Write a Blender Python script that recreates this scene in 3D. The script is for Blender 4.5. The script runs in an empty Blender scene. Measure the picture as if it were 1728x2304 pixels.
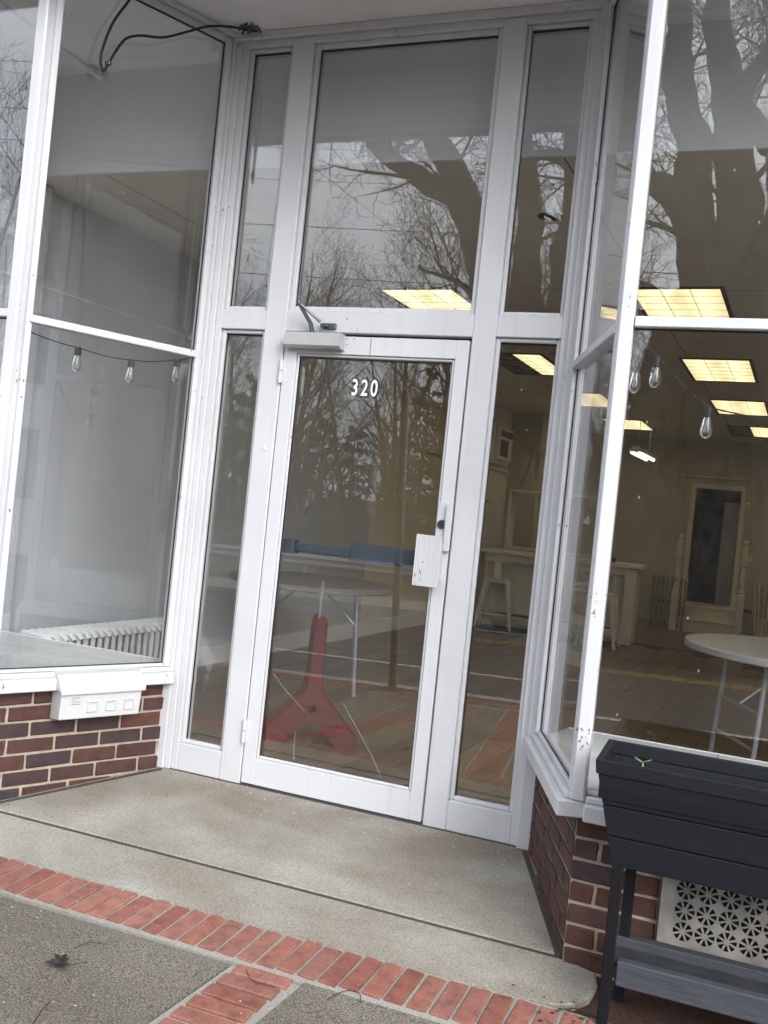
import bpy, math, random
from mathutils import Vector, Matrix
from mathutils import noise as mnoise
R = math.radians
random.seed(7)
SC = bpy.context.scene
COL = SC.collection

# ------------------------------------------------------------------ camera
cam_d = bpy.data.cameras.new("Camera")
cam = bpy.data.objects.new("Camera", cam_d); COL.objects.link(cam)
yaw, pitch, roll = 0.35817, -0.0018, 0.10174
fw = Vector((-math.sin(yaw)*math.cos(pitch), math.cos(yaw)*math.cos(pitch), math.sin(pitch)))
rt = Vector((math.cos(yaw), math.sin(yaw), 0)); up = rt.cross(fw)
c_, s_ = math.cos(roll), math.sin(roll)
r2 = rt*c_ + up*s_; u2 = up*c_ - rt*s_
cam.matrix_world = Matrix(((r2.x, u2.x, -fw.x, 1.9639), (r2.y, u2.y, -fw.y, -3.7601), (r2.z, u2.z, -fw.z, 1.2961), (0, 0, 0, 1)))
cam_d.sensor_fit = 'VERTICAL'; cam_d.sensor_height = 24.0; cam_d.sensor_width = 18.0
cam_d.lens = 24.0*2100/2304
cam_d.clip_start = 0.05; cam_d.clip_end = 3000
SC.camera = cam

# ------------------------------------------------------------------ sky and sun (overcast)
world = bpy.data.worlds.new("World"); SC.world = world; world.use_nodes = True
wn, wl = world.node_tree.nodes, world.node_tree.links
wn.clear()
wo = wn.new('ShaderNodeOutputWorld'); bg = wn.new('ShaderNodeBackground')
sky = wn.new('ShaderNodeTexSky'); sky.sky_type = 'NISHITA'; sky.sun_disc = False
sky.sun_elevation = R(33); sky.sun_rotation = R(135); sky.air_density = 1.0; sky.dust_density = 6.0; sky.ozone_density = 1.0
hs = wn.new('ShaderNodeHueSaturation'); hs.inputs['Saturation'].default_value = 0.22
ov = wn.new('ShaderNodeMixRGB'); ov.inputs[0].default_value = 0.55; ov.inputs[2].default_value = (6.9, 7.35, 8.1, 1)
cn = wn.new('ShaderNodeTexNoise'); cn.inputs['Scale'].default_value = 2.2; cn.inputs['Detail'].default_value = 5
cr = wn.new('ShaderNodeMapRange'); cr.inputs[3].default_value = 0.86; cr.inputs[4].default_value = 1.12
cm = wn.new('ShaderNodeMixRGB'); cm.blend_type = 'MULTIPLY'; cm.inputs[0].default_value = 1
wl.new(sky.outputs[0], hs.inputs['Color']); wl.new(hs.outputs[0], ov.inputs[1])
wl.new(cn.outputs[0], cr.inputs[0]); wl.new(ov.outputs[0], cm.inputs[1]); wl.new(cr.outputs[0], cm.inputs[2])
wl.new(cm.outputs[0], bg.inputs['Color']); bg.inputs['Strength'].default_value = 0.15
wl.new(bg.outputs[0], wo.inputs[0])

sun_d = bpy.data.lights.new("Sun", 'SUN'); sun_d.energy = 0.5; sun_d.angle = R(28); sun_d.color = (1.0, 0.97, 0.93)
sun = bpy.data.objects.new("Sun", sun_d); COL.objects.link(sun)
sd = Vector((0.593, -0.593, 0.545))
sun.rotation_euler = sd.to_track_quat('Z', 'Y').to_euler(); sun.location = (0, -20, 30)

SC.view_settings.view_transform = 'Standard'; SC.view_settings.look = 'None'
SC.view_settings.exposure = 1.25; SC.view_settings.gamma = 1.0; SC.view_settings.use_curve_mapping = False
SC.cycles.use_adaptive_sampling = True; SC.cycles.adaptive_threshold = 0.02
SC.cycles.max_bounces = 7; SC.cycles.diffuse_bounces = 3; SC.cycles.glossy_bounces = 4
SC.cycles.transparent_max_bounces = 32; SC.cycles.sample_clamp_indirect = 5.0
SC.cycles.use_denoising = True; SC.cycles.caustics_reflective = False

# ------------------------------------------------------------------ materials
def new_mat(name):
    m = bpy.data.materials.new(name); m.use_nodes = True
    n = m.node_tree.nodes; l = m.node_tree.links
    return m, n, l, n['Principled BSDF']
def tc(n, l, scale=(1, 1, 1), world_space=False):
    t = n.new('ShaderNodeTexCoord'); mp = n.new('ShaderNodeMapping'); mp.inputs['Scale'].default_value = scale
    if world_space:
        g = n.new('ShaderNodeNewGeometry'); l.new(g.outputs['Position'], mp.inputs['Vector'])
    else:
        l.new(t.outputs['Object'], mp.inputs['Vector'])
    return mp
def noise(n, l, v, scale, detail=4, rough=0.55):
    k = n.new('ShaderNodeTexNoise'); k.inputs['Scale'].default_value = scale; k.inputs['Detail'].default_value = detail
    k.inputs['Roughness'].default_value = rough; l.new(v.outputs[0], k.inputs['Vector']); return k
def ramp(n, l, src, stops):
    r = n.new('ShaderNodeValToRGB'); e = r.color_ramp.elements
    while len(e) < len(stops): e.new(0.5)
    for i, (p, c) in enumerate(stops):
        e[i].position = p; e[i].color = tuple(c)+(1,) if len(c) == 3 else c
    l.new(src, r.inputs[0]); return r
def mix(n, l, fac, a, b, mode='MIX'):
    m = n.new('ShaderNodeMixRGB'); m.blend_type = mode
    for i, v in ((0, fac), (1, a), (2, b)):
        if isinstance(v, (int, float)): m.inputs[i].default_value = v
        elif isinstance(v, tuple): m.inputs[i].default_value = v+(1,) if len(v) == 3 else v
        else: l.new(v, m.inputs[i])
    return m
def bump(n, l, h, bs, strength=0.3, dist=0.002):
    b = n.new('ShaderNodeBump'); b.inputs['Strength'].default_value = strength; b.inputs['Distance'].default_value = dist
    l.new(h, b.inputs['Height']); l.new(b.outputs[0], bs.inputs['Normal']); return b
M = {}
def simple(key, col, rough=0.5, metal=0.0, var=0.12, scale=6, bumps=0.0, bscale=80, stretch=(1, 1, 1)):
    m, n, l, b = new_mat(key); v = tc(n, l, stretch)
    k = noise(n, l, v, scale)
    d = tuple(max(0, x*(1-var)) for x in col); h = tuple(min(1, x*(1+var)) for x in col)
    r = ramp(n, l, k.outputs[0], [(0.3, d), (0.7, h)]); l.new(r.outputs[0], b.inputs['Base Color'])
    b.inputs['Roughness'].default_value = rough; b.inputs['Metallic'].default_value = metal
    if bumps:
        k2 = noise(n, l, v, bscale); bump(n, l, k2.outputs[0], b, bumps)
    M[key] = m; return m
def rnd(n):
    o = n.new('ShaderNodeObjectInfo'); return o.outputs['Random']

# white painted wood / metal with chips, brush marks and grime
def white_paint(key, chip, base=(0.63, 0.64, 0.675), grime=0.10):
    m, n, l, b = new_mat(key); v = tc(n, l, world_space=True)
    k = noise(n, l, v, 2.3, 5)
    c = ramp(n, l, k.outputs[0], [(0.3, tuple(x*(1-grime) for x in base)), (0.65, base)])
    vs = tc(n, l, (60, 60, 3.5), True); kb = noise(n, l, vs, 1.2, 3)
    ks = noise(n, l, tc(n, l, (26, 26, 1.1), True), 1, 4)
    stre = ramp(n, l, ks.outputs[0], [(0.55, (0, 0, 0)), (0.80, (1, 1, 1))])
    c2 = mix(n, l, stre.outputs[0], c.outputs[0], tuple(x*y_ for x, y_ in zip(base, (0.87, 0.865, 0.85))))
    kc = noise(n, l, tc(n, l, (1, 1, 0.55), True), 95, 2); kr = noise(n, l, v, 5.5, 3)
    ch = n.new('ShaderNodeMath'); ch.operation = 'MULTIPLY'; l.new(kc.outputs[0], ch.inputs[0]); l.new(kr.outputs[0], ch.inputs[1])
    cr_ = ramp(n, l, ch.outputs[0], [(chip, (0, 0, 0)), (chip+0.012, (1, 1, 1))])
    c3 = mix(n, l, cr_.outputs[0], c2.outputs[0], (0.16, 0.15, 0.14))
    l.new(c3.outputs[0], b.inputs['Base Color']); b.inputs['Roughness'].default_value = 0.42
    bump(n, l, kb.outputs[0], b, 0.25, 0.0015)
    M[key] = m
white_paint('paint', 0.436, grime=0.10); white_paint('paint_worn', 0.410, grime=0.12); white_paint('paint_chipped', 0.405, grime=0.14); white_paint('paint_clean', 0.6, (0.635, 0.645, 0.68), 0.05)

# glass sheet: clear, reflecting by angle, with dust and specks
m, n, l, b = new_mat('glass'); n.remove(b); out = n['Material Output']
g = n.new('ShaderNodeNewGeometry'); dp = n.new('ShaderNodeVectorMath'); dp.operation = 'DOT_PRODUCT'
l.new(g.outputs['Normal'], dp.inputs[0]); l.new(g.outputs['Incoming'], dp.inputs[1])
def math_n(op, a, bb):
    q = n.new('ShaderNodeMath'); q.operation = op
    for i, x in enumerate((a, bb)):
        if x is None: continue
        if isinstance(x, (int, float)): q.inputs[i].default_value = x
        else: l.new(x, q.inputs[i])
    return q.outputs[0]
ca = math_n('ABSOLUTE', dp.outputs['Value'], None)
f5 = math_n('POWER', math_n('SUBTRACT', 1.0, ca), 5.0)
fr = math_n('ADD', math_n('MULTIPLY', f5, 0.91), 0.088)
tr = n.new('ShaderNodeBsdfTransparent'); tr.inputs[0].default_value = (0.978, 0.984, 0.987, 1)
gl = n.new('ShaderNodeBsdfGlossy'); gl.inputs['Roughness'].default_value = 0.0; gl.inputs[0].default_value = (1, 1, 1, 1)
ms = n.new('ShaderNodeMixShader'); l.new(fr, ms.inputs[0]); l.new(tr.outputs[0], ms.inputs[1]); l.new(gl.outputs[0], ms.inputs[2])
vo = n.new('ShaderNodeTexVoronoi'); vo.inputs['Scale'].default_value = 22; l.new(tc(n, l, (1, 1, 0.45), True).outputs[0], vo.inputs['Vector'])
sx_ = n.new('ShaderNodeSeparateColor'); l.new(vo.outputs['Color'], sx_.inputs[0])
spk = math_n('MULTIPLY', math_n('LESS_THAN', vo.outputs['Distance'], 0.055), math_n('GREATER_THAN', sx_.outputs[0], 0.82))
dfac = math_n('MULTIPLY_ADD', spk, 0.30); dfac.node.inputs[2].default_value = 0.003
df = n.new('ShaderNodeBsdfDiffuse'); df.inputs[0].default_value = (0.75, 0.75, 0.73, 1)
ms2 = n.new('ShaderNodeMixShader'); l.new(dfac, ms2.inputs[0]); l.new(ms.outputs[0], ms2.inputs[1]); l.new(df.outputs[0], ms2.inputs[2])
l.new(ms2.outputs[0], out.inputs[0]); M['glass'] = m

# clear bulb glass
m, n, l, b = new_mat('bulb_glass'); n.remove(b); out = n['Material Output']
lw = n.new('ShaderNodeLayerWeight'); lw.inputs[0].default_value = 0.35
tr = n.new('ShaderNodeBsdfTransparent'); tr.inputs[0].default_value = (0.93, 0.94, 0.95, 1)
gl = n.new('ShaderNodeBsdfGlossy'); gl.inputs['Roughness'].default_value = 0.03
ms = n.new('ShaderNodeMixShader'); l.new(lw.outputs['Fresnel'], ms.inputs[0]); l.new(tr.outputs[0], ms.inputs[1]); l.new(gl.outputs[0], ms.inputs[2])
l.new(ms.outputs[0], out.inputs[0]); M['bulb_glass'] = m

# concrete slab
def concrete(key, a, bcol, speck, dark, stain, fine=150):
    m, n, l, b = new_mat(key); v = tc(n, l, world_space=True)
    k = noise(n, l, v, 2.0, 6, 0.6); c = ramp(n, l, k.outputs[0], [(0.28, a), (0.72, bcol)])
    k1 = noise(n, l, tc(n, l, (0.9, 1.6, 1), True), 1.5, 3); st = ramp(n, l, k1.outputs[0], [(0.40, (0, 0, 0)), (0.66, (1, 1, 1))])
    c1 = mix(n, l, st.outputs[0], c.outputs[0], stain)
    k2 = noise(n, l, v, fine, 3, 0.75); sp = ramp(n, l, k2.outputs[0], [(0.34, (max(0.1, 1-speck*.9),)*3), (0.5, (1, 1, 1)), (0.66, (1+speck*0.9,)*3)])
    c2 = mix(n, l, 1.0, c1.outputs[0], sp.outputs[0], 'MULTIPLY')
    vo = n.new('ShaderNodeTexVoronoi'); vo.inputs['Scale'].default_value = 26; l.new(v.outputs[0], vo.inputs['Vector'])
    k3 = noise(n, l, v, 6, 2)
    th = n.new('ShaderNodeMath'); th.operation = 'MULTIPLY_ADD'; l.new(k3.outputs[0], th.inputs[0]); th.inputs[1].default_value = 0.5; th.inputs[2].default_value = -0.2
    lt = n.new('ShaderNodeMath'); lt.operation = 'LESS_THAN'; l.new(vo.outputs['Distance'], lt.inputs[0]); l.new(th.outputs[0], lt.inputs[1])
    c3 = mix(n, l, lt.outputs[0], c2.outputs[0], dark)
    c3m = mix(n, l, 0.55, c2.outputs[0], c3.outputs[0])
    l.new(c3m.outputs[0], b.inputs['Base Color']); b.inputs['Roughness'].default_value = 0.8
    bump(n, l, k2.outputs[0], b, 0.55, 0.002); M[key] = m
concrete('slab', (0.235, 0.224, 0.198), (0.375, 0.362, 0.325), 0.36, (0.10, 0.095, 0.085), (0.215, 0.183, 0.143))
concrete('aggregate', (0.110, 0.099, 0.083), (0.175, 0.158, 0.132), 1.15, (0.035, 0.033, 0.03), (0.115, 0.101, 0.082), 190)
concrete('mortar_grey', (0.23, 0.222, 0.20), (0.34, 0.33, 0.295), 0.3, (0.14, 0.13, 0.12), (0.27, 0.26, 0.23))
concrete('asphalt', (0.07, 0.071, 0.073), (0.095, 0.096, 0.098), 0.5, (0.04, 0.04, 0.04), (0.085, 0.083, 0.08))
M['asphalt'].node_tree.nodes['Principled BSDF'].inputs['Roughness'].default_value = 0.38
concrete('mulch', (0.028, 0.017, 0.012), (0.065, 0.036, 0.025), 0.8, (0.012, 0.009, 0.008), (0.05, 0.022, 0.016))
concrete('marble', (0.60, 0.62, 0.61), (0.70, 0.71, 0.70), 0.02, (0.55, 0.56, 0.56), (0.50, 0.52, 0.52))

# paving brick (red-orange) and wall brick (dark maroon to purple-brown)
def brick_mat(key, stops, rough, bs):
    m, n, l, b = new_mat(key); v = tc(n, l); rr = rnd(n)
    c = ramp(n, l, rr, stops)
    ad = n.new('ShaderNodeVectorMath'); ad.operation = 'ADD'; l.new(v.outputs[0], ad.inputs[0])
    cb = n.new('ShaderNodeCombineXYZ')
    q = n.new('ShaderNodeMath'); q.operation = 'MULTIPLY'; q.inputs[1].default_value = 40; l.new(rr, q.inputs[0])
    for i in range(3): l.new(q.outputs[0], cb.inputs[i])
    l.new(cb.outputs[0], ad.inputs[1])
    k = noise(n, l, ad, 22, 5); k2 = noise(n, l, ad, 150, 3, 0.7)
    c1 = mix(n, l, 1.0, c.outputs[0], ramp(n, l, k.outputs[0], [(0.25, (0.62,)*3), (0.5, (1,)*3), (0.8, (1.25,)*3)]).outputs[0], 'MULTIPLY')
    c2 = mix(n, l, 1.0, c1.outputs[0], ramp(n, l, k2.outputs[0], [(0.3, (0.7,)*3), (0.6, (1.08,)*3)]).outputs[0], 'MULTIPLY')
    l.new(c2.outputs[0], b.inputs['Base Color']); b.inputs['Roughness'].default_value = rough
    bump(n, l, k2.outputs[0], b, bs, 0.003); M[key] = m
brick_mat('paver', [(0, (0.205, 0.074, 0.053)), (0.35, (0.272, 0.106, 0.077)), (0.7, (0.232, 0.100, 0.079)), (1, (0.300, 0.130, 0.098))], 0.75, 0.3)
brick_mat('wallbrick', [(0, (0.056, 0.025, 0.022)), (0.28, (0.082, 0.029, 0.023)), (0.5, (0.044, 0.026, 0.028)), (0.75, (0.096, 0.034, 0.025)), (1, (0.035, 0.026, 0.031))], 0.7, 0.9)
simple('mortar', (0.37, 0.315, 0.25), 0.9, 0, 0.18, 30, 0.5, 220)

simple('planter', (0.0125, 0.0142, 0.0190), 0.6, 0, 0.35, 8, 0.5, 14, (3, 60, 60))
simple('planter_leg', (0.008, 0.0085, 0.010), 0.6, 0, 0.1)
simple('shelf_grey', (0.055, 0.059, 0.071), 0.6, 0, 0.25, 12, 0.3, 30, (1, 20, 20))
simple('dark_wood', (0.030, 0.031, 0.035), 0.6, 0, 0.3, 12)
simple('white_plastic', (0.565, 0.575, 0.59), 0.3, 0, 0.02)
simple('grille', (0.27, 0.26, 0.245), 0.6, 0, 0.4, 9, 0.15)
simple('black', (0.010, 0.010, 0.011), 0.5, 0, 0.1)
simple('void', (0.006, 0.006, 0.006), 0.9, 0, 0.1)
simple('gasket', (0.018, 0.018, 0.019), 0.7, 0, 0.3, 40)
simple('alu', (0.52, 0.53, 0.54), 0.34, 0.75, 0.06)
simple('grey_closer', (0.46, 0.47, 0.475), 0.38, 0.2, 0.06)
simple('steel_dark', (0.10, 0.11, 0.125), 0.35, 0.6, 0.1)
simple('pushbar', (0.085, 0.11, 0.15), 0.35, 0.4, 0.12)
simple('lockmetal', (0.14, 0.135, 0.13), 0.35, 0.9, 0.15, 60)
simple('pole', (0.022, 0.023, 0.024), 0.5, 0.3, 0.2)
simple('galv', (0.33, 0.35, 0.38), 0.4, 0.6, 0.15)
simple('soffit', (0.78, 0.775, 0.77), 0.7, 0, 0.06, 3, 0.1, 90)
simple('int_white', (0.85, 0.86, 0.87), 0.7, 0, 0.05, 2, 0.08, 60)
simple('int_grey', (0.56, 0.59, 0.635), 0.7, 0, 0.06, 1.4, 0.05, 60)
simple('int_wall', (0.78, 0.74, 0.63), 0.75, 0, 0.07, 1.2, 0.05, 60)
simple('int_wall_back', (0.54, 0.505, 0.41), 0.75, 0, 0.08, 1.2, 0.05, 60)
simple('int_ceiling', (0.76, 0.72, 0.62), 0.9, 0, 0.06, 3, 0.15, 140)
simple('int_pale', (0.82, 0.79, 0.70), 0.7, 0, 0.04)
simple('cream', (0.78, 0.74, 0.64), 0.5, 0, 0.06)
simple('table_top', (0.52, 0.51, 0.49), 0.35, 0, 0.04)
simple('table_grey', (0.27, 0.27, 0.265), 0.4, 0, 0.04)
simple('table_leg', (0.45, 0.47, 0.50), 0.35, 0.3, 0.06)
simple('radiator', (0.74, 0.76, 0.77), 0.4, 0, 0.05)
simple('radiator_dull', (0.34, 0.33, 0.31), 0.45, 0.2, 0.08)
simple('red_plastic', (0.175, 0.034, 0.022), 0.45, 0, 0.08, 10, 0.2, 60)
simple('ac_dark', (0.05, 0.05, 0.045), 0.6)
simple('leafgreen', (0.18, 0.30, 0.12), 0.5, 0, 0.1)
simple('stemgreen', (0.28, 0.36, 0.18), 0.5, 0, 0.1)
simple('deadleaf', (0.018, 0.012, 0.011), 0.75, 0, 0.4, 40)
simple('twig', (0.03, 0.022, 0.017), 0.8, 0, 0.4, 40)
simple('straw', (0.45, 0.40, 0.30), 0.7, 0, 0.2, 40)
simple('flake', (0.72, 0.72, 0.70), 0.6, 0, 0.1)
simple('white_line', (0.55, 0.55, 0.53), 0.7, 0, 0.2, 12)
simple('yellow_line', (0.50, 0.30, 0.05), 0.7, 0, 0.2, 12)
simple('bark', (0.072, 0.062, 0.050), 0.9, 0, 0.7, 9, 1.0, 22, (1, 1, 0.3))
simple('bark_wood', (0.13, 0.112, 0.088), 0.9, 0, 0.35, 5)
simple('bark_pale', (0.20, 0.18, 0.15), 0.9, 0, 0.3, 5)
simple('evergreen', (0.055, 0.078, 0.034), 0.8, 0, 0.4, 3)
simple('evergreen_olive', (0.095, 0.10, 0.040), 0.8, 0, 0.4, 3)
simple('brush', (0.17, 0.13, 0.08), 0.9, 0, 0.3, 3)
simple('litter', (0.15, 0.085, 0.045), 0.9, 0, 0.5, 60)
simple('verge', (0.10, 0.078, 0.052), 0.95, 0, 0.4, 3, 0.6, 30)
simple('ground', (0.085, 0.075, 0.055), 0.95, 0, 0.35, 0.6, 0.5, 10)
simple('curb', (0.36, 0.35, 0.33), 0.85, 0, 0.2, 10, 0.3, 60)
simple('stucco', (0.55, 0.55, 0.54), 0.8, 0, 0.06, 4, 0.2, 60)
simple('frosted', (0.60, 0.60, 0.58), 0.4, 0, 0.05)
simple('num_white', (0.80, 0.80, 0.80), 0.5, 0, 0.03)
simple('ink', (0.22, 0.22, 0.24), 0.7, 0, 0.05)
simple('rust', (0.16, 0.075, 0.035), 0.85, 0, 0.4, 40)

for key_ in ('planter', 'planter_leg', 'shelf_grey'): M[key_].node_tree.nodes['Principled BSDF'].inputs['Specular IOR Level'].default_value = 0.16
# interior wood floor: board tone by object random + grain
m, n, l, b = new_mat('floorboard'); rr = rnd(n)
c = ramp(n, l, rr, [(0, (0.135, 0.088, 0.050)), (0.5, (0.18, 0.122, 0.072)), (1, (0.225, 0.158, 0.096))])
k = noise(n, l, tc(n, l, (14, 1.2, 1), True), 3, 5); c1 = mix(n, l, 1.0, c.outputs[0], ramp(n, l, k.outputs[0], [(0.3, (0.75,)*3), (0.7, (1.15,)*3)]).outputs[0], 'MULTIPLY')
l.new(c1.outputs[0], b.inputs['Base Color']); b.inputs['Roughness'].default_value = 0.32; M['floorboard'] = m

# lit ceiling light diffuser
m, n, l, b = new_mat('lit_panel'); n.remove(b); out = n['Material Output']
em = n.new('ShaderNodeEmission'); t_ = n.new('ShaderNodeTexCoord'); sx = n.new('ShaderNodeSeparateXYZ'); l.new(t_.outputs['Object'], sx.inputs[0])
mm = n.new('ShaderNodeMath'); mm.operation = 'MULTIPLY'; mm.inputs[1].default_value = 2*math.pi/0.28; l.new(sx.outputs[0], mm.inputs[0])
cs = n.new('ShaderNodeMath'); cs.operation = 'COSINE'; l.new(mm.outputs[0], cs.inputs[0])
kp = n.new('ShaderNodeTexNoise'); kp.inputs['Scale'].default_value = 5; l.new(t_.outputs['Object'], kp.inputs['Vector'])
ma = n.new('ShaderNodeMath'); ma.operation = 'MULTIPLY_ADD'; ma.inputs[1].default_value = -0.13; ma.inputs[2].default_value = 0.52; l.new(cs.outputs[0], ma.inputs[0])
mk = n.new('ShaderNodeMath'); mk.operation = 'MULTIPLY_ADD'; mk.inputs[1].default_value = 0.36; l.new(kp.outputs[0], mk.inputs[0]); l.new(ma.outputs[0], mk.inputs[2])
em.inputs[0].default_value = (1.0, 0.79, 0.43, 1); l.new(mk.outputs[0], em.inputs[1])
l.new(em.outputs[0], out.inputs[0]); M['lit_panel'] = m
m, n, l, b = new_mat('lit_tube'); n.remove(b); out = n['Material Output']
em = n.new('ShaderNodeEmission'); em.inputs[0].default_value = (1.0, 0.97, 0.85, 1); em.inputs[1].default_value = 1.2
l.new(em.outputs[0], out.inputs[0]); M['lit_tube'] = m

# ------------------------------------------------------------------ mesh builder
class MB:
    def __init__(s): s.v = []; s.f = []
    def add(s, vs, fs):
        o = len(s.v); s.v += [tuple(p) for p in vs]; s.f += [tuple(i+o for i in f) for f in fs]; return s
    def box(s, x0, x1, y0, y1, z0, z1, ch=0.0, mtx=None):
        if ch <= 0:
            vs = [(x, y, z) for z in (z0, z1) for y in (y0, y1) for x in (x0, x1)]
            fs = [(0, 2, 3, 1), (4, 5, 7, 6), (0, 1, 5, 4), (2, 6, 7, 3), (0, 4, 6, 2), (1, 3, 7, 5)]
        else:
            vs = []; idx = {}
            for ix, (x, sx) in enumerate(((x0, 1), (x1, -1))):
                for iy, (y, sy) in enumerate(((y0, 1), (y1, -1))):
                    for iz, (z, sz) in enumerate(((z0, 1), (z1, -1))):
                        for a in range(3):
                            idx[(ix, iy, iz, a)] = len(vs)
                            vs.append((x+(0 if a == 0 else sx*ch), y+(0 if a == 1 else sy*ch), z+(0 if a == 2 else sz*ch)))
            I = lambda x, y, z, a: idx[(x, y, z, a)]
            fs = [(I(0,0,0,0), I(0,0,1,0), I(0,1,1,0), I(0,1,0,0)), (I(1,0,0,0), I(1,1,0,0), I(1,1,1,0), I(1,0,1,0)),
                  (I(0,0,0,1), I(1,0,0,1), I(1,0,1,1), I(0,0,1,1)), (I(0,1,0,1), I(0,1,1,1), I(1,1,1,1), I(1,1,0,1)),
                  (I(0,0,0,2), I(0,1,0,2), I(1,1,0,2), I(1,0,0,2)), (I(0,0,1,2), I(1,0,1,2), I(1,1,1,2), I(0,1,1,2))]
            for p in (0, 1):
                for q in (0, 1):
                    fs.append((I(p,q,0,0), I(p,q,1,0), I(p,q,1,1), I(p,q,0,1)))
                    fs.append((I(p,0,q,0), I(p,1,q,0), I(p,1,q,2), I(p,0,q,2)))
                    fs.append((I(0,p,q,1), I(1,p,q,1), I(1,p,q,2), I(0,p,q,2)))
                    for z in (0, 1): fs.append((I(p,q,z,0), I(p,q,z,1), I(p,q,z,2)))
        if mtx is not None: vs = [mtx @ Vector(p) for p in vs]
        return s.add(vs, fs)
    def prism(s, poly, z0, z1, mtx=None):      # poly in xy, extruded along z
        k = len(poly); vs = [(x, y, z0) for x, y in poly] + [(x, y, z1) for x, y in poly]
        fs = [tuple(range(k-1, -1, -1)), tuple(range(k, 2*k))] + [(i, (i+1) % k, k+(i+1) % k, k+i) for i in range(k)]
        if mtx is not None: vs = [mtx @ Vector(p) for p in vs]
        return s.add(vs, fs)
    def tube(s, pts, r, n=8, caps=True):
        pts = [Vector(p) for p in pts]; k = len(pts)
        rs = r if isinstance(r, (list, tuple)) else [r]*k
        vs = []; ref = None
        for i, p in enumerate(pts):
            d = (pts[min(i+1, k-1)]-pts[max(i-1, 0)])
            if d.length < 1e-9: d = Vector((0, 0, 1))
            d.normalize()
            if ref is None: ref = d.orthogonal().normalized()
            ref = (ref - d*ref.dot(d))
            if ref.length < 1e-6: ref = d.orthogonal()
            ref.normalize(); b = d.cross(ref)
            for j in range(n):
                a = 2*math.pi*j/n; vs.append(p+(ref*math.cos(a)+b*math.sin(a))*rs[i])
        fs = [(i*n+j, i*n+(j+1) % n, (i+1)*n+(j+1) % n, (i+1)*n+j) for i in range(k-1) for j in range(n)]
        if caps: fs += [tuple(range(n-1, -1, -1)), tuple(range((k-1)*n, k*n))]
        return s.add(vs, fs)
    def lathe(s, prof, n=16, org=(0, 0, 0), caps=True):   # prof [(r,z)]
        ox, oy, oz = org; vs = []
        for r, z in prof:
            for j in range(n):
                a = 2*math.pi*j/n; vs.append((ox+r*math.cos(a), oy+r*math.sin(a), oz+z))
        fs = [(i*n+j, i*n+(j+1) % n, (i+1)*n+(j+1) % n, (i+1)*n+j) for i in range(len(prof)-1) for j in range(n)]
        if caps: fs += [tuple(range(n-1, -1, -1)), tuple(range((len(prof)-1)*n, len(prof)*n))]
        return s.add(vs, fs)
    def mesh(s, name, mat, smooth=False):
        me = bpy.data.meshes.new(name); me.from_pydata(s.v, [], s.f); me.update()
        me.materials.append(M[mat])
        if smooth:
            me.polygons.foreach_set('use_smooth', [True]*len(me.polygons))
            try: me.set_sharp_from_angle(angle=R(40))
            except Exception: pass
        return me
    def build(s, name, mat, parent=None, loc=(0, 0, 0), rz=0.0, smooth=False):
        return put(name, s.mesh(name, mat, smooth), parent, loc, rz)
def put(name, me, parent=None, loc=(0, 0, 0), rz=0.0):
    o = bpy.data.objects.new(name, me); COL.objects.link(o); o.location = loc; o.rotation_euler = (0, 0, rz)
    if parent: o.parent = parent
    return o
def tag(o, label=None, cat=None, group=None, kind=None):
    for k, v in (('label', label), ('category', cat), ('group', group), ('kind', kind)):
        if v: o[k] = v
    return o
def thing(name, label, cat, loc=(0, 0, 0), rz=0.0, group=None):
    o = bpy.data.objects.new(name, None); COL.objects.link(o); o.location = loc; o.rotation_euler = (0, 0, rz)
    o.empty_display_size = 0.1
    return tag(o, label, cat, group)
def empty_part(name, parent, loc=(0, 0, 0), rz=0.0):
    o = bpy.data.objects.new(name, None); COL.objects.link(o); o.location = loc; o.rotation_euler = (0, 0, rz); o.parent = parent
    o.empty_display_size = 0.1
    return o
def box(name, mat, parent, x0, x1, y0, y1, z0, z1, ch=0.0):
    return MB().box(x0, x1, y0, y1, z0, z1, ch).build(name, mat, parent)

# ------------------------------------------------------------------ outdoor ground (road runs at a slant to the shopfront)
AS = 0.2; ASN = math.hypot(1, AS)
def gz(x, y):                      # terrain profile in s, the distance from the shop across the road
    s = (-y - AS*x)/ASN
    P = [(-40, 0.0), (4.0, -0.34), (13.0, -0.62), (17.0, -0.50), (24, -0.55), (60, 0.4), (200, 3.0), (1200, 3.0)]
    for (a, za), (b_, zb) in zip(P, P[1:]):
        if s <= b_: return za+(zb-za)*max(0, (s-a))/(b_-a)
    return P[-1][1]
def spt(x, s): return (x, -(s*ASN + AS*x))
def strip(mb, x0, x1, s0, s1, z0, z1, nx=1):   # quad strip along the road
    for i in range(nx):
        a = x0+(x1-x0)*i/nx; c = x0+(x1-x0)*(i+1)/nx
        mb.add([spt(a, s0)+(z0,), spt(c, s0)+(z0,), spt(c, s1)+(z1,), spt(a, s1)+(z1,)], [(3, 2, 1, 0)])
xs = [-900, -300, -120]+[i*8-80 for i in range(21)]+[120, 300, 900]
ss = [-600, -60, 4.0, 13.0, 15, 17, 20, 24, 32, 45, 60, 100, 200, 1200]
mb = MB(); vs = []
for s in ss:
    for x in xs:
        X, Y = spt(x, s); z = gz(X, Y)-0.02 if s >= 4 else -0.6
        if s >= 20: z += random.uniform(-0.15, 0.15)
        vs.append((X, Y, z))
nx = len(xs)
mb.add(vs, [(i*nx+j+nx, i*nx+j+nx+1, i*nx+j+1, i*nx+j) for i in range(len(ss)-1) for j in range(nx-1)])
tag(mb.build('ground', 'ground'), kind='structure')

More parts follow.
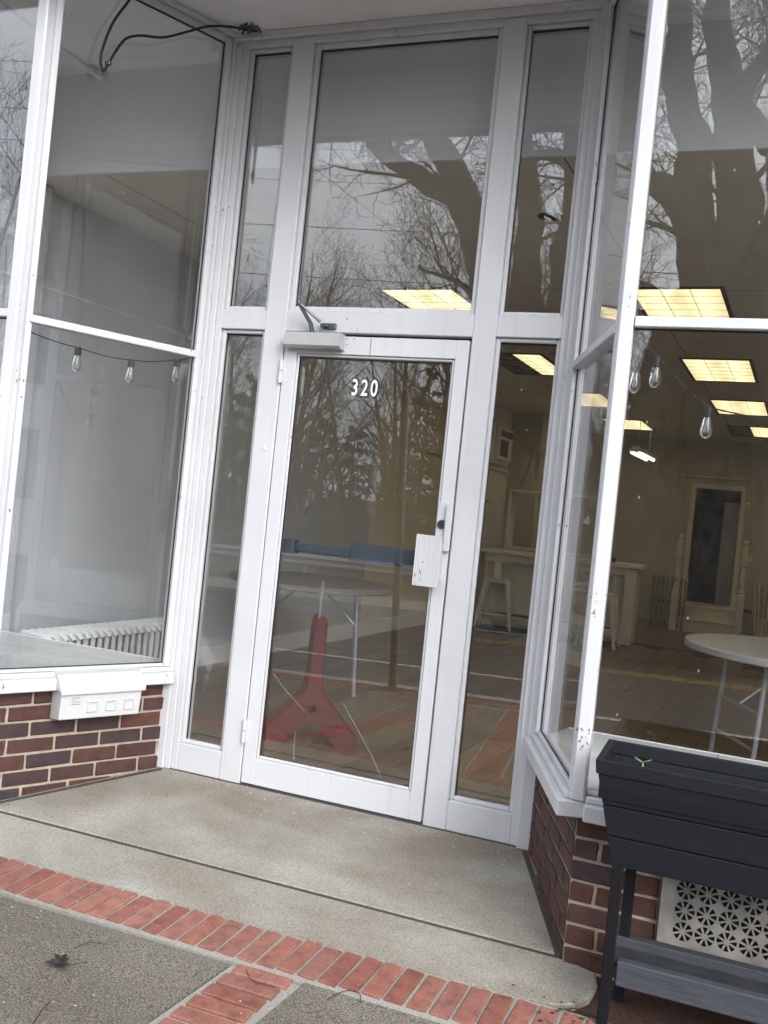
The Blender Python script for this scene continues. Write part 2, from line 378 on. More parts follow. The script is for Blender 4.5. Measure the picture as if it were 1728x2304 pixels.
def road_z(s): return -0.34+(s-4.0)*(-0.28/9.0)
mb = MB(); strip(mb, -150, 150, 4.0, 13.0, road_z(4.0), road_z(13.0), 20)
road = tag(mb.build('road', 'asphalt'), kind='structure')
def line(s, w, mat, lift=0.005):
    q = MB(); strip(q, -150, 150, s-w/2, s+w/2, road_z(s-w/2)+lift, road_z(s+w/2)+lift, 20); return q.build('painted_line', mat, road)
line(6.25, 0.11, 'white_line'); line(10.05, 0.10, 'yellow_line'); line(10.30, 0.10, 'yellow_line'); line(12.0, 0.10, 'white_line')
# kerbs as real steps
def kerb(name, s0, s1, zlo, zhi):
    q = MB()
    for i in range(100):
        a = -150+3*i; c = a+2.985
        P0, P1, P2, P3 = spt(a, s0), spt(c, s0), spt(c, s1), spt(a, s1)
        q.add([p+(zlo,) for p in (P0, P1, P2, P3)]+[p+(zhi,) for p in (P0, P1, P2, P3)], [(7, 6, 5, 4), (0, 1, 5, 4), (1, 2, 6, 5), (2, 3, 7, 6), (3, 0, 4, 7)])
    return tag(q.build(name, 'curb'), kind='structure')
kerb('kerb', 3.85, 4.0, -0.5, -0.215); kerb('kerb', 13.0, 13.15, -0.8, -0.48)
mb = MB(); strip(mb, -150, 150, 13.15, 14.8, -0.485, -0.47, 20); tag(mb.build('far_pavement', 'slab'), kind='structure')
mb = MB(); strip(mb, -150, 150, 14.8, 19.0, -0.475, -0.44, 20); tag(mb.build('verge', 'verge'), kind='structure')
random.seed(3); mb = MB()
for i in range(2600):
    x = random.uniform(-30, 12); s = random.uniform(14.6, 19.5) if i % 3 else random.gauss(15.6, 0.7)
    X, Y = spt(x, s); z = -0.47+(s-14.8)*0.0072+0.006; a = random.uniform(0, 6.3); k = random.uniform(0.03, 0.09)
    c, d = math.cos(a)*k, math.sin(a)*k
    mb.add([(X+c, Y+d, z+random.uniform(0, .05)), (X-d, Y+c, z), (X-c, Y-d, z+random.uniform(0, .05)), (X+d, Y-c, z)], [(0, 1, 2, 3)])
tag(mb.build('leaf_litter', 'litter'), 'brown fallen leaves scattered along the far verge', 'leaf litter', kind='stuff')

# ------------------------------------------------------------------ pavement in front of the shop
SL = 0.083
def pz(y): return SL*y if y > -1.25 else SL*-1.25 + (y+1.25)*0.047
def sheet(poly, lift=0.0, step=None):
    return [(x, y, pz(y)+lift) for x, y in poly]
def slab(name, poly, mat, parent, lift=0.0, th=0.09, ch=0.008):
    k = len(poly); cx = sum(p[0] for p in poly)/k; cy = sum(p[1] for p in poly)/k
    def ins(p, d):
        v = Vector((cx-p[0], cy-p[1])); L = v.length; return (p[0]+v.x/L*d, p[1]+v.y/L*d)
    top = [ins(p, ch) for p in poly]
    q = MB(); q.add(sheet(poly, lift-th)+sheet(poly, lift-ch*0.8)+sheet(top, lift),
        [tuple(range(2*k, 3*k))]+[(i, (i+1) % k, k+(i+1) % k, k+i) for i in range(k)]+[(k+i, k+(i+1) % k, 2*k+(i+1) % k, 2*k+i) for i in range(k)])
    return q.build(name, mat, parent)
pav = thing('pavement', 'concrete and brick pavement', None); tag(pav, kind='structure'); del pav['label']
slab('entry_slab', [(-0.80, -0.733), (1.615, -0.719), (1.33, 0.10), (-0.43, 0.10)], 'slab', pav)
mb = MB()   # front slab with rounded right end
front = [(-4.2, -1.055), (-1.0, -1.05), (1.45, -1.005), (1.60, -0.995), (1.665, -0.965), (1.70, -0.91), (1.712, -0.83), (1.70, -0.775), (1.62, -0.746), (-0.80, -0.760), (-4.2, -0.760)]
slab('front_slab', front, 'slab', pav)
# mortar bed under the brick bands
slab('mortar_bed', [(-4.3, -1.245), (5.5, -1.215), (5.5, -0.985), (1.68, -1.0), (-4.3, -1.04)], 'mortar_grey', pav, -0.007, 0.06)
slab('soil_bed', [(1.60, -1.0), (6.5, -0.98), (6.5, -0.70), (1.60, -0.70)], 'mulch', pav, -0.022, 0.05)
# exposed aggregate panels either side of the brick cross band
def TX(y, side): return (0.693 if side < 0 else 0.905) + (y+1.205)*0.125
yk = lambda x: -(3.85*ASN + AS*x)+0.30
def TX2(y, side): return -0.27+side*0.098-(y+1.67)*0.19
slab('aggregate_slab', [(TX2(yk(0), 1)+.012, yk(0.05)), (TX(yk(.2), -1)-0.012, yk(0.25)), (TX(-1.24, -1)-0.012, -1.238), (TX2(-1.25, 1)+.012, -1.250)], 'aggregate', pav, -0.006)
slab('aggregate_slab', [(-5.5, yk(-5.5)), (TX2(yk(0), -1)-.012, yk(0)), (TX2(-1.25, -1)-.012, -1.256), (-5.5, -1.262)], 'aggregate', pav, -0.006)
slab('mortar_bed', [(TX2(-3.7, -1)-.01, -3.7), (TX2(-3.7, 1)+.01, -3.7), (TX2(-1.24, 1)+.01, -1.245), (TX2(-1.24, -1)-.01, -1.245)], 'mortar_grey', pav, -0.0105, 0.06)
slab('aggregate_slab', [(TX(yk(.5), 1)+0.012, yk(0.5)), (7.5, yk(7.5)), (7.5, -1.225), (TX(-1.24, 1)+0.012, -1.222)], 'aggregate', pav, -0.006)
slab('mortar_bed', [(TX(-4, -1)-0.01, -4.0), (TX(-4, 1)+0.01, -4.0), (TX(-1.2, 1)+0.01, -1.235), (TX(-1.2, -1)-0.01, -1.235)], 'mortar_grey', pav, -0.009, 0.06)
slab('mortar_bed', [(-12, yk(-12)-0.32), (12, yk(12)-0.32), (12, yk(12)+0.012), (-12, yk(-12)+0.012)], 'mortar_grey', pav, -0.012, 0.06)
concrete('grime', (0.032, 0.030, 0.026), (0.075, 0.070, 0.060), 0.5, (0.02, 0.02, 0.018), (0.06, 0.055, 0.045))
slab('dirt_line', [(-0.405, -0.01), (-0.395, -0.035), (-0.745, -0.735), (-0.765, -0.735)], 'grime', pav, 0.0025, 0.01, 0.001)
slab('dirt_line', [(1.315, -0.01), (1.300, -0.03), (1.562, -0.725), (1.582, -0.725)], 'grime', pav, 0.0025, 0.01, 0.001)
slab('dirt_line', [(-0.40, 0.004), (-0.40, -0.0055), (1.31, -0.007), (1.31, 0.004)], 'grime', pav, 0.0025, 0.01, 0.001)
slab('joint_filler', [(-0.80, -0.762), (1.62, -0.748), (1.62, -0.720), (-0.80, -0.734)], 'grime', pav, -0.0055, 0.03, 0.001)
random.seed(11)
def brick_mesh(lx, ly, lz, ch, jit):
    q = MB().box(-lx/2, lx/2, -ly/2, ly/2, -lz, 0, ch)
    q.v = [(x+random.uniform(-jit, jit), y+random.uniform(-jit, jit), z+random.uniform(-jit, jit)*0.5) for x, y, z in q.v]
    return q
pav_v = [brick_mesh(0.0580, 0.182, 0.055, 0.0035, 0.002).mesh('brick', 'paver') for _ in range(6)]
band = empty_part('brick_band', pav)
x = -1.75; i = 0
while x < 3.2:
    yc = -1.128+0.0135*x+random.uniform(-0.002, 0.002); z = pz(yc)+random.uniform(-0.0015, 0.0015)
    o = put('brick', random.choice(pav_v), band, (x, yc, z), random.uniform(-0.02, 0.02)-0.06); o.rotation_euler.x = SL
    x += 0.0685+random.uniform(-0.001, 0.001)
T = empty_part('brick_cross_band', pav)
y = -1.258
while y > -3.7:
    xc = (TX(y, -1)+TX(y, 1))/2; z = pz(y)+random.uniform(-0.001, 0.001)-0.001
    o = put('brick', random.choice(pav_v), T, (xc+random.uniform(-.002, .002), y, z), math.pi/2+random.uniform(-0.02, 0.02)); o.rotation_euler.y = 0
    y -= 0.0665
T2 = empty_part('brick_cross_band', pav)
y = -1.285
while y > -3.55:
    put('brick', random.choice(pav_v), T2, ((TX2(y, -1)+TX2(y, 1))/2, y, pz(y)-.001), math.pi/2+0.19+random.uniform(-0.02, 0.02)); y -= 0.0665
K = empty_part('brick_kerb_band', pav)
x = -3.2
while x < 1.6:
    yc = yk(x)-0.16
    put('brick', random.choice(pav_v), K, (x, yc, pz(yc)), -0.2+random.uniform(-.02, .02)); x += 0.069

# ------------------------------------------------------------------ storefront building
SF = thing('storefront_building', 'white framed shopfront with recessed glass door over dark brick base', 'storefront')
HZ = 3.34; TOPZ = 3.43
A_L, B_L = Vector((-0.42, 0, 0)), Vector((-0.795, -0.76, 0))
A_R, B_R = Vector((1.31, 0, 0)), Vector((1.575, -0.76, 0))
def fb(name, x0, x1, y0, y1, z0, z1, mat='paint', ch=0.003, parent=None): return box(name, mat, parent or SF, x0, x1, y0, y1, z0, z1, ch)
# header and soffit
fb('header', -0.44, 1.31, 0.004, 0.118, HZ+0.025, TOPZ-0.002)
fb('header_trim', -0.44, 1.305, -0.02, 0.0, TOPZ-0.035, TOPZ-0.001)
mb = MB(); mb.prism([(-9, -1.05), (9, -1.05), (9, 0.14), (-9, 0.14)], TOPZ, TOPZ+0.05); mb.build('soffit', 'soffit', SF)
fb('fascia', -9, 9, -1.075, -1.05, TOPZ-0.03, TOPZ+0.9)
box('upper_wall', 'stucco', SF, -9, 9, -1.04, 0.1, TOPZ+0.055, TOPZ+0.9)
mb = MB()
for k in range(3): mb.box(-0.5+0.0*k, 1.4, -0.33-0.31*k-0.002, -0.33-0.31*k, TOPZ-0.0015, TOPZ+0.01)
mb.build('soffit_seam', 'gasket', SF)
# left jamb mouldings, mullions, right jamb
fb('jamb', -0.445, -0.400, -0.022, 0.10, 0.0, TOPZ-0.03, 'paint_worn'); fb('jamb', -0.400, -0.372, -0.008, 0.10, 0.0, HZ+0.03)
fb('jamb', -0.372, -0.340, 0.002, 0.10, 0.0, HZ+0.03)
fb('mullion', -0.112, -0.006, 0.0, 0.11, 0.0, TOPZ-0.036, ch=0.004)
fb('mullion', 0.868, 0.968, 0.0, 0.11, 0.0, TOPZ-0.036, ch=0.004)
fb('jamb', 1.240, 1.272, 0.002, 0.10, 0.0, HZ+0.03); fb('jamb', 1.272, 1.325, -0.02, 0.10, 0.0, TOPZ-0.03, 'paint_worn')
# side lights and transom: each window has rails, stops and its own sheets of glass
def stops(parent, x0, x1, z0, z1, w=0.018, y0=0.018, y1=0.045):
    for a in ((x0, x0+w, z0, z1), (x1-w, x1, z0, z1)): fb('glazing_stop', a[0], a[1], y0, y1, a[2], a[3], 'paint', 0.004, parent)
    for a in ((x0+w, x1-w, z0, z0+w), (x0+w, x1-w, z1-w, z1)): fb('glazing_stop', a[0], a[1], y0+0.001, y1, a[2], a[3], 'paint', 0.004, parent)
    q = MB(); e = 0.0025; y = y1-0.012
    q.box(x0+w, x0+w+e, y, y+.01, z0+w, z1-w); q.box(x1-w-e, x1-w, y, y+.01, z0+w, z1-w); q.box(x0+w+e, x1-w-e, y, y+.01, z1-w-e*2.2, z1-w)
    q.build('putty_line', 'gasket', parent)
def pane(parent, x0, x1, y, z0, z1): return box('pane', 'glass', parent, x0, x1, y, y+0.006, z0, z1)
def light(name, x0, x1):
    W = empty_part(name, SF)
    fb('transom_rail', x0-0.0, x1+0.0, 0.003, 0.10, 2.060, 2.150, parent=W)
    fb('bottom_panel', x0, x1, 0.004, 0.10, 0.0, 0.125, parent=W)
    stops(W, x0, x1, 0.125, 2.060); stops(W, x0, x1, 2.150, HZ+0.025)
    pane(W, x0, x1, 0.045, 0.125, 2.06); pane(W, x0, x1, 0.045, 2.15, HZ+0.025)
light('side_light', -0.340, -0.112); light('side_light', 0.968, 1.240)
W = empty_part('transom_window', SF)
fb('transom_rail', -0.006, 0.868, 0.002, 0.10, 2.056, 2.150, parent=W)
stops(W, -0.006, 0.868, 2.150, HZ+0.025, 0.024); pane(W, -0.006, 0.868, 0.045, 2.150, HZ+0.025)
# door leaf
D = empty_part('door', SF)
fb('stile', 0.000, 0.062, 0.000, 0.045, 0.010, 2.040, 'paint_clean', 0.003, D); fb('stile', 0.803, 0.860, 0.000, 0.045, 0.010, 2.040, 'paint_clean', 0.003, D)
fb('rail', 0.062, 0.803, 0.001, 0.044, 1.960, 2.040, 'paint_clean', 0.002, D); fb('rail', 0.062, 0.803, 0.001, 0.044, 0.010, 0.128, 'paint_clean', 0.002, D)
stops(D, 0.062, 0.803, 0.128, 1.960, 0.013, 0.008, 0.024); pane(D, 0.062, 0.803, 0.026, 0.128, 1.960)
MB().box(0.415, 0.4165, -0.0006, 0.0, 1.962, 2.038).build('joint', 'gasket', D)
for hz in (1.875, 0.245):   # barrel hinges
    q = MB(); q.tube([(-0.003, -0.010, hz-0.055), (-0.003, -0.010, hz-0.002)], 0.0085, 10); q.tube([(-0.003, -0.010, hz+0.002), (-0.003, -0.010, hz+0.05)], 0.0085, 10)
    q.box(-0.02, 0.014, -0.002, 0.0, hz-0.05, hz+0.045); q.build('hinge', 'paint_clean', D, smooth=True)
q = MB(); q.prism([(0.0, 0.0), (0.0, -0.045), (0.010, -0.062), (0.058, -0.062), (0.068, -0.050), (0.068, 0.0)], 0, 0.272,
    Matrix(((0, 0, 1, 0.022), (0, 1, 0, 0.0), (1, 0, 0, 1.976), (0, 0, 0, 1))))
q.build('closer_body', 'grey_closer', D)
q = MB(); q.tube([(0.145, -0.030, 2.045), (0.135, -0.034, 2.085), (0.098, -0.075, 2.150), (0.090, -0.085, 2.168)], [.011, .010, .008, .009], 8)
q.tube([(0.092, -0.085, 2.165), (0.150, -0.055, 2.118), (0.180, -0.030, 2.095)], [.006, .0055, .007], 8)
q.lathe([(0.012, -0.008), (0.012, 0.008)], 12, (0.091, -0.085, 2.168))
q.build('closer_arm', 'steel_dark', D, smooth=True)
q = MB(); q.box(0.185, 0.245, -0.012, 0.002, 2.068, 2.094, 0.002); q.box(0.178, 0.215, -0.03, -0.010, 2.074, 2.090, 0.002); q.build('closer_shoe', 'steel_dark', D)
# mortise lock guard, cylinder, pull plate
fb('lock_plate', 0.798, 0.842, -0.006, 0.0, 1.180, 1.355, 'paint_chipped', 0.0015, D)
fb('lock_guard', 0.838, 0.866, -0.026, -0.002, 1.150, 1.350, 'paint_chipped', 0.005, D)
Cx, Cz = 0.822, 1.262
Q = Matrix(((1, 0, 0, Cx), (0, 0, -1, -0.004), (0, 1, 0, Cz), (0, 0, 0, 1)))
q = MB(); q.lathe([(0.019, 0), (0.019, 0.008), (0.016, 0.012), (0.012, 0.012), (0.0115, 0.010), (0.0001, 0.010)], 24); q.v = [tuple(Q @ Vector(p)) for p in q.v]
cyl = q.build('lock_cylinder', 'lockmetal', D, smooth=True)
q = MB(); q.box(-0.0012, 0.0012, -0.005, 0.005, 0.0103, 0.0108); q.v = [tuple(Q @ Vector(p)) for p in q.v]; q.build('keyhole', 'black', D)
q = MB()
for k in range(13):     # ribbed pull plate
    a = 0.731+k*0.0086
    q.box(a, a+0.0078, -0.050, -0.046, 0.997, 1.212, 0.001)
q.box(0.731, 0.8425, -0.0465, -0.043, 0.997, 1.212); q.box(0.79, 0.84, -0.044, 0.0, 1.03, 1.18)
q.build('pull_plate', 'paint_chipped', D)
q = MB(); q.box(0.068, 0.80, 0.075, 0.105, 1.070, 1.110, 0.004); q.box(0.385, 0.80, 0.070, 0.118, 1.060, 1.138, 0.005)
q.box(0.066, 0.12, 0.046, 0.11, 1.058, 1.122, 0.004); q.box(0.79, 0.83, 0.046, 0.125, 1.02, 1.17, 0.005)
q.build('push_bar', 'pushbar', D)
q = MB(); q.lathe([(0.0, 0.003), (0.010, 0.002), (0.012, 0)], 12); Q = Matrix(((1, 0, 0, -0.052), (0, 0, -1, -0.001), (0, 1, 0, 1.52), (0, 0, 0, 1)))
q.v = [tuple(Q @ Vector(p)) for p in q.v]; q.build('bell_button', 'paint_clean', SF, smooth=True)
fb('threshold', 0.0, 0.862, 0.004, 0.10, -0.02, 0.006, 'steel_dark')
fb('door_gap_shadow', -0.006, 0.868, 0.05, 0.10, 2.040, 2.056, 'gasket', 0)
for px, pz_ in ((0.30, 2.025), (0.335, 2.028), (0.302, 2.002)): MB().box(px, px+.004, -0.0008, 0, pz_, pz_+.005).build('screw_hole', 'gasket', D)
# street number on the glass: dark outlined figures under white ones
def digit_mesh(ch, off, ext, mat):
    cu = bpy.data.curves.new('fig', 'FONT'); cu.body = ch; cu.size = 0.100; cu.offset = off; cu.extrude = ext; cu.align_x = 'CENTER'
    t = bpy.data.objects.new('fig', cu); COL.objects.link(t)
    bpy.context.view_layer.update()
    me = bpy.data.meshes.new_from_object(t.evaluated_get(bpy.context.evaluated_depsgraph_get()))
    bpy.data.objects.remove(t); me.materials.clear(); me.materials.append(M[mat]); return me
for k, chh in enumerate('320'):
    for off, yo, mt, nm in ((0.0085, 0.0246, 'black', 'numeral_outline'), (0.0020, 0.0236, 'num_white', 'numeral')):
        o = put(nm, digit_mesh(chh, off, 0.0003, mt), D, (0.352+0.0455*k, yo, 1.788)); o.rotation_euler = (R(90), 0, 0); o.scale = (0.68, 1, 1)
# ---- window bays: splayed sides and street fronts
def bay(name, A, B, inward, zs, zr, zt, post_a=0.05, rail_h=0.030, sub=None):
    """a glazed bay from A to B (plan points); inward = unit normal into the shop"""
    W = empty_part(name, SF)
    d = (B-A); L = d.length; d.normalize()
    mt = Matrix(((d.x, inward.x, 0, A.x), (d.y, inward.y, 0, A.y), (0, 0, 1, 0), (0, 0, 0, 1)))
    def b(nm, x0, x1, y0, y1, z0, z1, mat='paint', ch=0.003):
        MB().box(x0, x1, y0, y1, z0, z1, ch, mt).build(nm, mat, W)
    return W, L, mt, b
n_l = Vector((-0.8968, 0.4425, 0)); n_r = Vector((0.9442, 0.3293, 0))
ZS = 0.475; ZT = 3.395
def splay(A, B, nin, zr, worn):
    W, L, mt, b = bay('bay_window', A, B, nin, ZS, zr, ZT)
    b('sill', 0.01, L+0.03, -0.055, 0.06, 0.400, 0.452, worn, 0.004); b('sill_cap', 0.01, L+0.012, -0.030, 0.06, 0.4525, ZS-0.002, worn, 0.004)
    b('glazing_stop', 0.05, L-0.012, -0.012, 0.0, ZS, ZS+0.014, worn); b('glazing_stop', 0.05, L-0.03, -0.012, 0.02, ZT-0.02, ZT+0.01, worn)
    b('glazing_stop', 0.022, 0.050, -0.018, 0.03, ZS, ZT, worn); b('glazing_stop', L-0.034, L-0.008, -0.014, 0.02, ZS, ZT, worn)
    b('top_plate', 0.0, L+0.03, -0.035, 0.05, ZT+0.011, TOPZ-0.001, worn)
    b('gasket', 0.0505, 0.0555, 0.0, 0.005, ZS+.015, ZT-.02, 'gasket', 0); b('gasket', 0.056, L-0.04, 0.0, 0.005, ZT-.027, ZT-.021, 'gasket', 0)
    b('gasket', 0.056, L-0.04, -0.0, 0.004, ZS+.0145, ZS+.0185, 'gasket', 0)
    b('rail', 0.045, L-0.02, -0.022, 0.02, zr-0.015, zr+0.016, 'paint', 0.003)
    b('pane', 0.04, L-0.02, 0.006, 0.012, ZS, zr, 'glass', 0); b('pane', 0.04, L-0.02, 0.006, 0.012, zr, ZT, 'glass', 0)
    return W
splay(A_L, B_L, n_l, 1.925, 'paint_worn'); splay(A_R, B_R, n_r, 1.945, 'paint_worn')
fb('black_joint', -0.4462, -0.4455, -0.02, 0.02, 0.45, 3.38, 'gasket', 0)
def frontbay(x0, x1, zr):
    W = empty_part('street_window', SF)
    def b(nm, a0, a1, y0, y1, z0, z1, mat='paint', ch=0.003): box(nm, mat, W, a0, a1, y0, y1, z0, z1, ch)
    b('sill', x0-0.0, x1, -0.815, -0.70, 0.400, 0.452, 'paint_worn', 0.004); b('sill_cap', x0, x1, -0.79, -0.70, 0.4525, ZS-0.002, 'paint_worn', 0.004)
    b('glazing_stop', x0, x1, -0.772, -0.756, ZS, ZS+0.014, 'paint_worn'); b('rail', x0+.0, x1, -0.782, -0.742, zr-0.016, zr+0.017)
    b('top_plate', x0, x1, -0.795, -0.71, ZT-0.01, TOPZ-0.001)
    b('gasket', x0, x1, -0.756, -0.751, zr-0.021, zr-0.0165, 'gasket', 0)
    n_ = max(1, round((x1-x0)/1.9)); 
    for k in range(n_):
        a0 = x0+(x1-x0)*k/n_; a1 = x0+(x1-x0)*(k+1)/n_
        if k: b('mullion', a0-0.025, a0+0.025, -0.79, -0.73, ZS, ZT-.01)
        b('pane', a0, a1, -0.754, -0.748, ZS, zr, 'glass', 0); b('pane', a0, a1, -0.754, -0.748, zr, ZT, 'glass', 0)
frontbay(1.615, 5.4, 1.962); frontbay(-4.6, -0.858, 1.938)
fb('corner_post', 1.567, 1.612, -0.790, -0.738, 0.453, TOPZ-0.002, 'paint_worn', 0.006); fb('corner_post', -0.856, -0.802, -0.790, -0.738, 0.453, TOPZ-0.002, 'paint', 0.006)
fb('wall_pier', 5.4, 9, -0.85, 0.1, -0.3, TOPZ, 'stucco'); fb('wall_pier', -9, -4.6, -0.85, 0.1, -0.3, TOPZ, 'stucco')
# ---- brick bases: mortar core plus single bricks standing 4 mm proud
CH = 0.0685; BH = 0.0575; BL = 0.195
random.seed(21)
wb = {}
def wall_brick(L):
    k = round(L, 3)
    if k not in wb or len(wb[k]) < (8 if abs(k-BL) < 1e-6 else 2):
        q = MB().box(0, L, 0, 0.05, 0, BH, 0.0035)
        q.v = [(x+random.uniform(-.0022, .0022), y+random.uniform(-.0015, .0015), z+random.uniform(-.0020, .0020)) for x, y, z in q.v]
        wb.setdefault(k, []).append(q.mesh('brick', 'wallbrick'))
    return random.choice(wb[k])
def brick_wall(A, B, nin, z_base, flip=False, skip=None):
    d = (B-A); L = d.length; d.normalize(); rz = math.atan2(d.y, d.x)
    # left-hand inward side check: local +y must be nin
    loc_y = Vector((-math.sin(rz), math.cos(rz), 0))
    if loc_y.dot(nin) < 0: A, B = B, A; d = -d; rz = math.atan2(d.y, d.x)
    Wl = empty_part('brick_base', SF, (A.x, A.y, 0), rz)
    MB().box(0.0, L, 0.0075, 0.11, z_base-0.05, 0.40).build('mortar_core', 'mortar', Wl)
    row = 0; z = 0.400-BH-0.004
    while z > z_base-0.08:
        x = -BL/2-0.006 if row % 2 else -0.012
        x -= random.uniform(0, 0.02)
        while x < L-0.012:
            a = max(0.002, x); e = min(L-0.002, x+BL)
            if skip and skip(a, e, z):
                if a < G0-1.590-.03: e = G0-1.590-.011
                elif e > G1-1.590+.03: a = G1-1.590+.011
                else: e = a
            if e-a > 0.02:
                put('brick', wall_brick(e-a), Wl, (a, random.uniform(-.001, .001), z), random.uniform(-.004, .004))
            x += BL+0.0115
        z -= CH; row += 1
    return Wl
brick_wall(Vector((-0.422, -0.004, 0)), Vector((-0.785, -0.745, 0)), n_l, -0.07)
brick_wall(Vector((1.318, -0.004, 0)), Vector((1.588, -0.752, 0)), n_r, -0.07)
G0, G1, GZ0, GZ1 = 1.866, 2.52, 0.066, 0.345
brick_wall(Vector((1.590, -0.757, 0)), Vector((5.4, -0.757, 0)), Vector((0, 1, 0)), -0.09, skip=lambda a, e, z: (a+1.590 < G1 and e+1.590 > G0-0.01 and z+BH > GZ0+.01 and z < GZ1-.01))
brick_wall(Vector((-4.6, -0.757, 0)), Vector((-0.79, -0.757, 0)), Vector((0, 1, 0)), -0.09)
# ---- pierced vent grille: rosettes of eight wedge openings
V = empty_part('vent_grille', SF)
box('grille_backing', 'void', V, G0+.01, G1-.01, -0.7535, -0.7510, GZ0+.01, GZ1-.01)
q = MB(); y0 = -0.777
def gq(*p): 
    q.add([(a, y0, c) for a, c in p], [tuple(range(len(p)))])
CW = 0.0625; nxr, nzr = 9, 3; gx0 = G0+0.040; gz0 = GZ0+0.030
gx1, gz1 = gx0+nxr*CW, gz0+nzr*CW
gq((G0, GZ0), (gx0, GZ0), (gx0, GZ1), (G0, GZ1)); gq((gx1, GZ0), (G1, GZ0), (G1, GZ1), (gx1, GZ1))
gq((gx0, GZ0), (gx1, GZ0), (gx1, gz0), (gx0, gz0)); gq((gx0, gz1), (gx1, gz1), (gx1, GZ1), (gx0, GZ1))
for i in range(nxr):
    for j in range(nzr):
        cx, cz = gx0+(i+.5)*CW, gz0+(j+.5)*CW; h = CW/2
        ro, ri = 0.0285, 0.0085
        circ = [(cx+ro*math.cos(R(11.25*k)), cz+ro*math.sin(R(11.25*k))) for k in range(32)]
        sq = []
        for k in range(32):
            a = R(11.25*k); m_ = max(abs(math.cos(a)), abs(math.sin(a))); sq.append((cx+h*math.cos(a)/m_, cz+h*math.sin(a)/m_))
        for k in range(32): gq(circ[k], sq[k], sq[(k+1) % 32], circ[(k+1) % 32])
        gq(*[(cx+ri*math.cos(R(22.5*k)), cz+ri*math.sin(R(22.5*k))) for k in range(16)])
        for k in range(8):
            a = R(45*k+22.5); c, s = math.cos(a), math.sin(a); w = 0.0025
            gq((cx+c*(ri-.001)-s*w, cz+s*(ri-.001)+c*w), (cx+c*(ri-.001)+s*w, cz+s*(ri-.001)-c*w), (cx+c*(ro+.001)+s*w*1.3, cz+s*(ro+.001)-c*w*1.3), (cx+c*(ro+.001)-s*w*1.3, cz+s*(ro+.001)+c*w*1.3))
o = q.build('grille_plate', 'grille', V); md = o.modifiers.new('Solidify', 'SOLIDIFY'); md.thickness = 0.002
for (px, pz_) in ((G0+0.015, GZ0+0.012), (G0+0.02, GZ1-0.012)):
    qq = MB(); qq.lathe([(0.004, 0), (0.003, 0.002), (0.0, 0.0025)], 10); mt = Matrix(((1, 0, 0, px), (0, 0, -1, y0-.002), (0, 1, 0, pz_), (0, 0, 0, 1)))
    qq.v = [tuple(mt @ Vector(p)) for p in qq.v]; qq.build('screw', 'rust', V)

# ------------------------------------------------------------------ shop interior shell (axis leans 4 degrees from the front)
TI = 0.07
def iw(u, v): return (u+TI*v, v)
FZ = -0.025; CZ = 2.92; BV = 11.9; UL, UR = -1.9, 4.4; YB = 0.30
RZ = -math.atan(TI)
mb = MB(); P = [iw(UL, 0.055), iw(UR+.5, 0.055), iw(UR+.5, BV), iw(UL, BV)]
mb.add([p+(FZ-0.006,) for p in P], [(0, 1, 2, 3)]); fl = tag(mb.build('interior_floor', 'dark_wood'), kind='structure')
random.seed(5)
plank = [MB().box(0, 0.185, 0, 1.2, -0.012, 0, 0.0015).mesh('floor_board', 'floorboard') for _ in range(1)]
for r_ in range(33):
    u = UL+0.01+r_*0.188; v = 0.06-random.uniform(0, 1.2) if False else 0.06
    first = True
    while v < 7.0 and u < UR:
        X, Y = iw(u, v); o = put('floor_board', plank[0], fl, (X, Y, FZ), RZ)
        if first: first = False; L = random.uniform(0.3, 1.0); o.scale.y = L; v += 1.2*L+0.003
        else: v += 1.203
mb = MB()
for r_ in range(33):
    u = UL+0.01+r_*0.188; q0, q1 = iw(u, 8.2), iw(u+.185, 8.2); q2, q3 = iw(u+.185, BV), iw(u, BV)
    mb.add([p+(FZ-0.0005,) for p in (q0, q1, q2, q3)], [(0, 1, 2, 3)])
mb.build('floor_board_far', 'floorboard', fl)
def ibox(name, mat, u0, u1, v0, v1, z0, z1, parent=None, ch=0):
    q = MB()
    P4 = [iw(u0, v0), iw(u1, v0), iw(u1, v1), iw(u0, v1)]
    q.add([p+(z0,) for p in P4]+[p+(z1,) for p in P4], [(3, 2, 1, 0), (4, 5, 6, 7), (0, 1, 5, 4), (1, 2, 6, 5), (2, 3, 7, 6), (3, 0, 4, 7)])
    return q.build(name, mat, parent)
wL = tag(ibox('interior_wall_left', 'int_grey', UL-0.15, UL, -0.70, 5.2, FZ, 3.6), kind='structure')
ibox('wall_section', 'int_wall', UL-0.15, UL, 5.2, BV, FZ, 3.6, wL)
ibox('wall_seam', 'int_ceiling', UL, UL+.004, -0.6, 5.2, 2.372, 2.385, wL)
ibox('pilaster', 'int_grey', UL, UL+.07, 0.32, 0.46, FZ, CZ-.004, wL)
ibox('baseboard', 'int_white', UL, UL+.015, -0.6, BV, FZ, 0.12, wL)
ibox('pale_wall_area', 'int_pale', UL, UL+.012, 8.0, 11.3, 0.98, 1.95, wL)  # thin paler rectangle on the left wall above the ledge
ibox('wall_pipe', 'cream', UL+.01, UL+.04, 6.5, 11.0, 2.02, 2.045, wL)
ibox('ledge', 'cream', UL, UL+.16, 7.8, 11.3, 0.93, 0.965, wL)
wR = tag(ibox('interior_wall_right', 'int_wall', UR, UR+.15, -0.70, BV, FZ, 3.6), kind='structure')
dU0, dU1 = 0.52, 1.20; dz0, dz1 = 0.35, 2.16
wB = tag(ibox('interior_wall_back', 'int_wall_back', UL, dU0, BV, BV+.12, FZ, 3.6), kind='structure')
